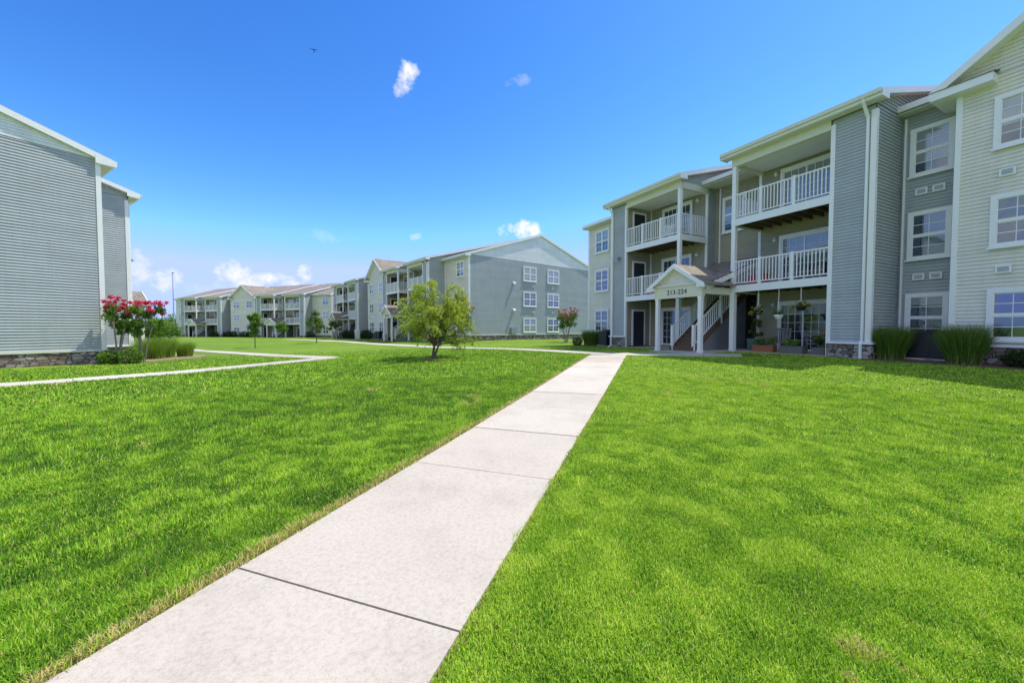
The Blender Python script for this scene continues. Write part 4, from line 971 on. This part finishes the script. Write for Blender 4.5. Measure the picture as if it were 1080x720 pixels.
# bird
bd = Vector(dirpx(331, 53)) * 62
r = thing('bird', 'small dark bird with outstretched wings high in the blue sky', 'bird', tuple(bd + Vector((0, 0, 1.5))), R(20))
m = MB().tube([(0, -.20, 0), (0, -.14, .01), (0, 0, 0), (0, .16, .0), (0, .30, .0)], [.012, .04, .055, .035, .012], 8)
for s in (-1, 1):
    m.poly((0, .08, .03), (s*.22, .10, .09), (s*.26, -.04, .08), (0, -.07, .03)); m.poly((s*.22, .10, .09), (s*.46, -.02, .03), (s*.26, -.04, .08))
m.poly((-.05, .26, 0), (.05, .26, 0), (.08, .40, 0), (-.08, .40, 0)); m.build('body', M['bird'], r)

# ------------------------------------------------------------------ things on the porches of the right building
def chair(label, x, y, z, rot, m, group=None):
    p = onR(x, y); r = thing('patio_chair', label, 'chair', (p.x, p.y, z), ang(uR) + rot, group)
    MB().box(-.27, .27, -.26, .26, .38, .43).build('seat', M[m], r, bevel=.01)
    m1 = MB()
    for k in range(5): m1.bar((-.22 + k*.11, .26, .43), (-.24 + k*.12, .44, 1.02), .085, .02, (0, 1, 0))
    m1.bar((-.29, .43, .99), (.29, .43, .99), .03, .07); m1.build('backrest', M[m], r)
    for sx in (-1, 1):
        MB().bar((sx*.25, -.23, 0), (sx*.25, -.23, .62), .045, .045).build('leg', M[m], r); MB().bar((sx*.25, .30, 0), (sx*.25, .25, .40), .045, .045).build('leg', M[m], r)
        MB().box(sx*.22, sx*.32, -.28, .34, .621, .65).build('armrest', M[m], r)
    return r
zp = ZR + .03
chair('grey woven chair on the patio between the red planter and the sliding door', 14.15, 1.15, zp, R(20), 'wicker', 'woven patio chairs'); chair('grey woven chair in front of the patio sliding door', 15.55, 1.0, zp, R(-15), 'wicker', 'woven patio chairs')
chair('dark chair at the strip end of the second-floor balcony', 16.0, 1.2, ZR + FL + .02, R(-30), 'black'); chair('pale chair on the left third-floor balcony', 8.1, 1.0, ZR + 2*FL + .02, R(20), 'white')
chair('pale chair on the left second-floor balcony behind the portico', 7.7, 1.0, ZR + FL + .02, R(10), 'white')
p = onR(13.35, .75); r = thing('storage_bin', 'red lidded bin behind the second-floor balcony railing', 'bin', (p.x, p.y, ZR + FL + .025), ang(uR))
MB().box(-.38, .38, -.22, .22, 0, .40).build('body', M['red'], r, bevel=.02); MB().box(-.40, .40, -.24, .24, .401, .46).build('lid', M['red'], r, bevel=.015)
def planter(label, x, y, w_, d_, ht, pm, lm, ph, n, ls, z=None, taper=.85):
    p = onR(x, y); z = zp if z is None else z; r = thing('planter', label, 'planter', (p.x, p.y, z), ang(uR))
    a, b = w_/2, d_/2; m = MB(); i = 0
    m.v = [(-a*taper, -b*taper, 0), (a*taper, -b*taper, 0), (a*taper, b*taper, 0), (-a*taper, b*taper, 0), (-a, -b, ht), (a, -b, ht), (a, b, ht), (-a, b, ht), (-a*.88, -b*.88, ht), (a*.88, -b*.88, ht), (a*.88, b*.88, ht), (-a*.88, b*.88, ht), (-a*.86, -b*.86, ht*.85), (a*.86, -b*.86, ht*.85), (a*.86, b*.86, ht*.85), (-a*.86, b*.86, ht*.85)]
    m.f = [(3, 2, 1, 0)] + [(4*k + j, 4*k + (j+1) % 4, 4*k + 4 + (j+1) % 4, 4*k + 4 + j) for k in range(3) for j in range(4)] + [(12, 13, 14, 15)]
    m.build('pot', M[pm], r)
    c = np.stack([RNG.uniform(-a*.8, a*.8, 7), RNG.uniform(-b*.8, b*.8, 7), ht + RNG.uniform(.1, .9, 7)*ph], 1); q, t = clumped(c, RNG.uniform(.08, .16, 7), n, .5, .5); V, T = leaves(q, t, ls); npmesh('plant', V, 4, M[lm], r, T)
    m = MB(); limbs(m, (0, 0, ht*.85), [tuple(k) for k in c], .008, n=3); m.build('stem', M['bark'], r)
planter('green glazed square planter with a tall leafy plant by the porch post', 12.95, 1.3, .52, .52, .55, 'potgreen', 'leafmid', .95, 500, .06)
planter('terracotta trough planter with green plants at the patio edge', 13.9, .35, .85, .32, .30, 'terracotta', 'leafbush', .28, 450, .045, taper=.93)
planter('dark grey trough planter in front of the sliding door', 15.05, .22, .85, .34, .32, 'potgrey', 'leafbush', .35, 350, .045, taper=.95)
planter('bushy potted plant with yellow flowers beside the white corner post', 15.95, .35, .42, .42, .3, 'potgrey', 'flower', .55, 600, .05)
def basket(label, x, zb_, pot, lm):
    p = onR(x, .03); zt = ZR + FL - .28; r = thing('hanging_basket', label, 'hanging basket', (p.x, p.y, zt), ang(uR), 'hanging baskets under the balcony')
    dz = zb_ - zt + ZR
    m = MB().tube([(0, 0, 0), (0, 0, dz + .45)], [.012, .012], 5)
    for k in range(3):
        a = k * 2.1; m.tube([(0, 0, dz + .45), (.17*math.cos(a), .17*math.sin(a), dz + .17)], [.005, .005], 4)
    m.build('cord', M['white'], r); MB().lathe([(.10, dz), (.16, dz + .10), (.18, dz + .17), (.16, dz + .165), (.14, dz + .12)]).build('pot', M[pot], r)
    c = np.stack([RNG.uniform(-.2, .2, 9), RNG.uniform(-.2, .2, 9), dz + .18 + RNG.uniform(-.12, .16, 9)], 1); q, t = clumped(c, RNG.uniform(.07, .13, 9), 420, .5, .55); V, T = leaves(q, t, .04); npmesh('plant', V, 4, M[lm], r, T)
basket('hanging basket nearest the stairs with trailing yellow flowers', 13.8, 1.62, 'black', 'flower'); basket('hanging basket in a white pot, middle of the three', 14.6, 1.42, 'white', 'leafbush'); basket('hanging basket nearest the white corner with full yellow blooms', 15.4, 1.72, 'black', 'flower')

scene.cycles.use_denoising = True
scene.cycles.max_bounces = 6
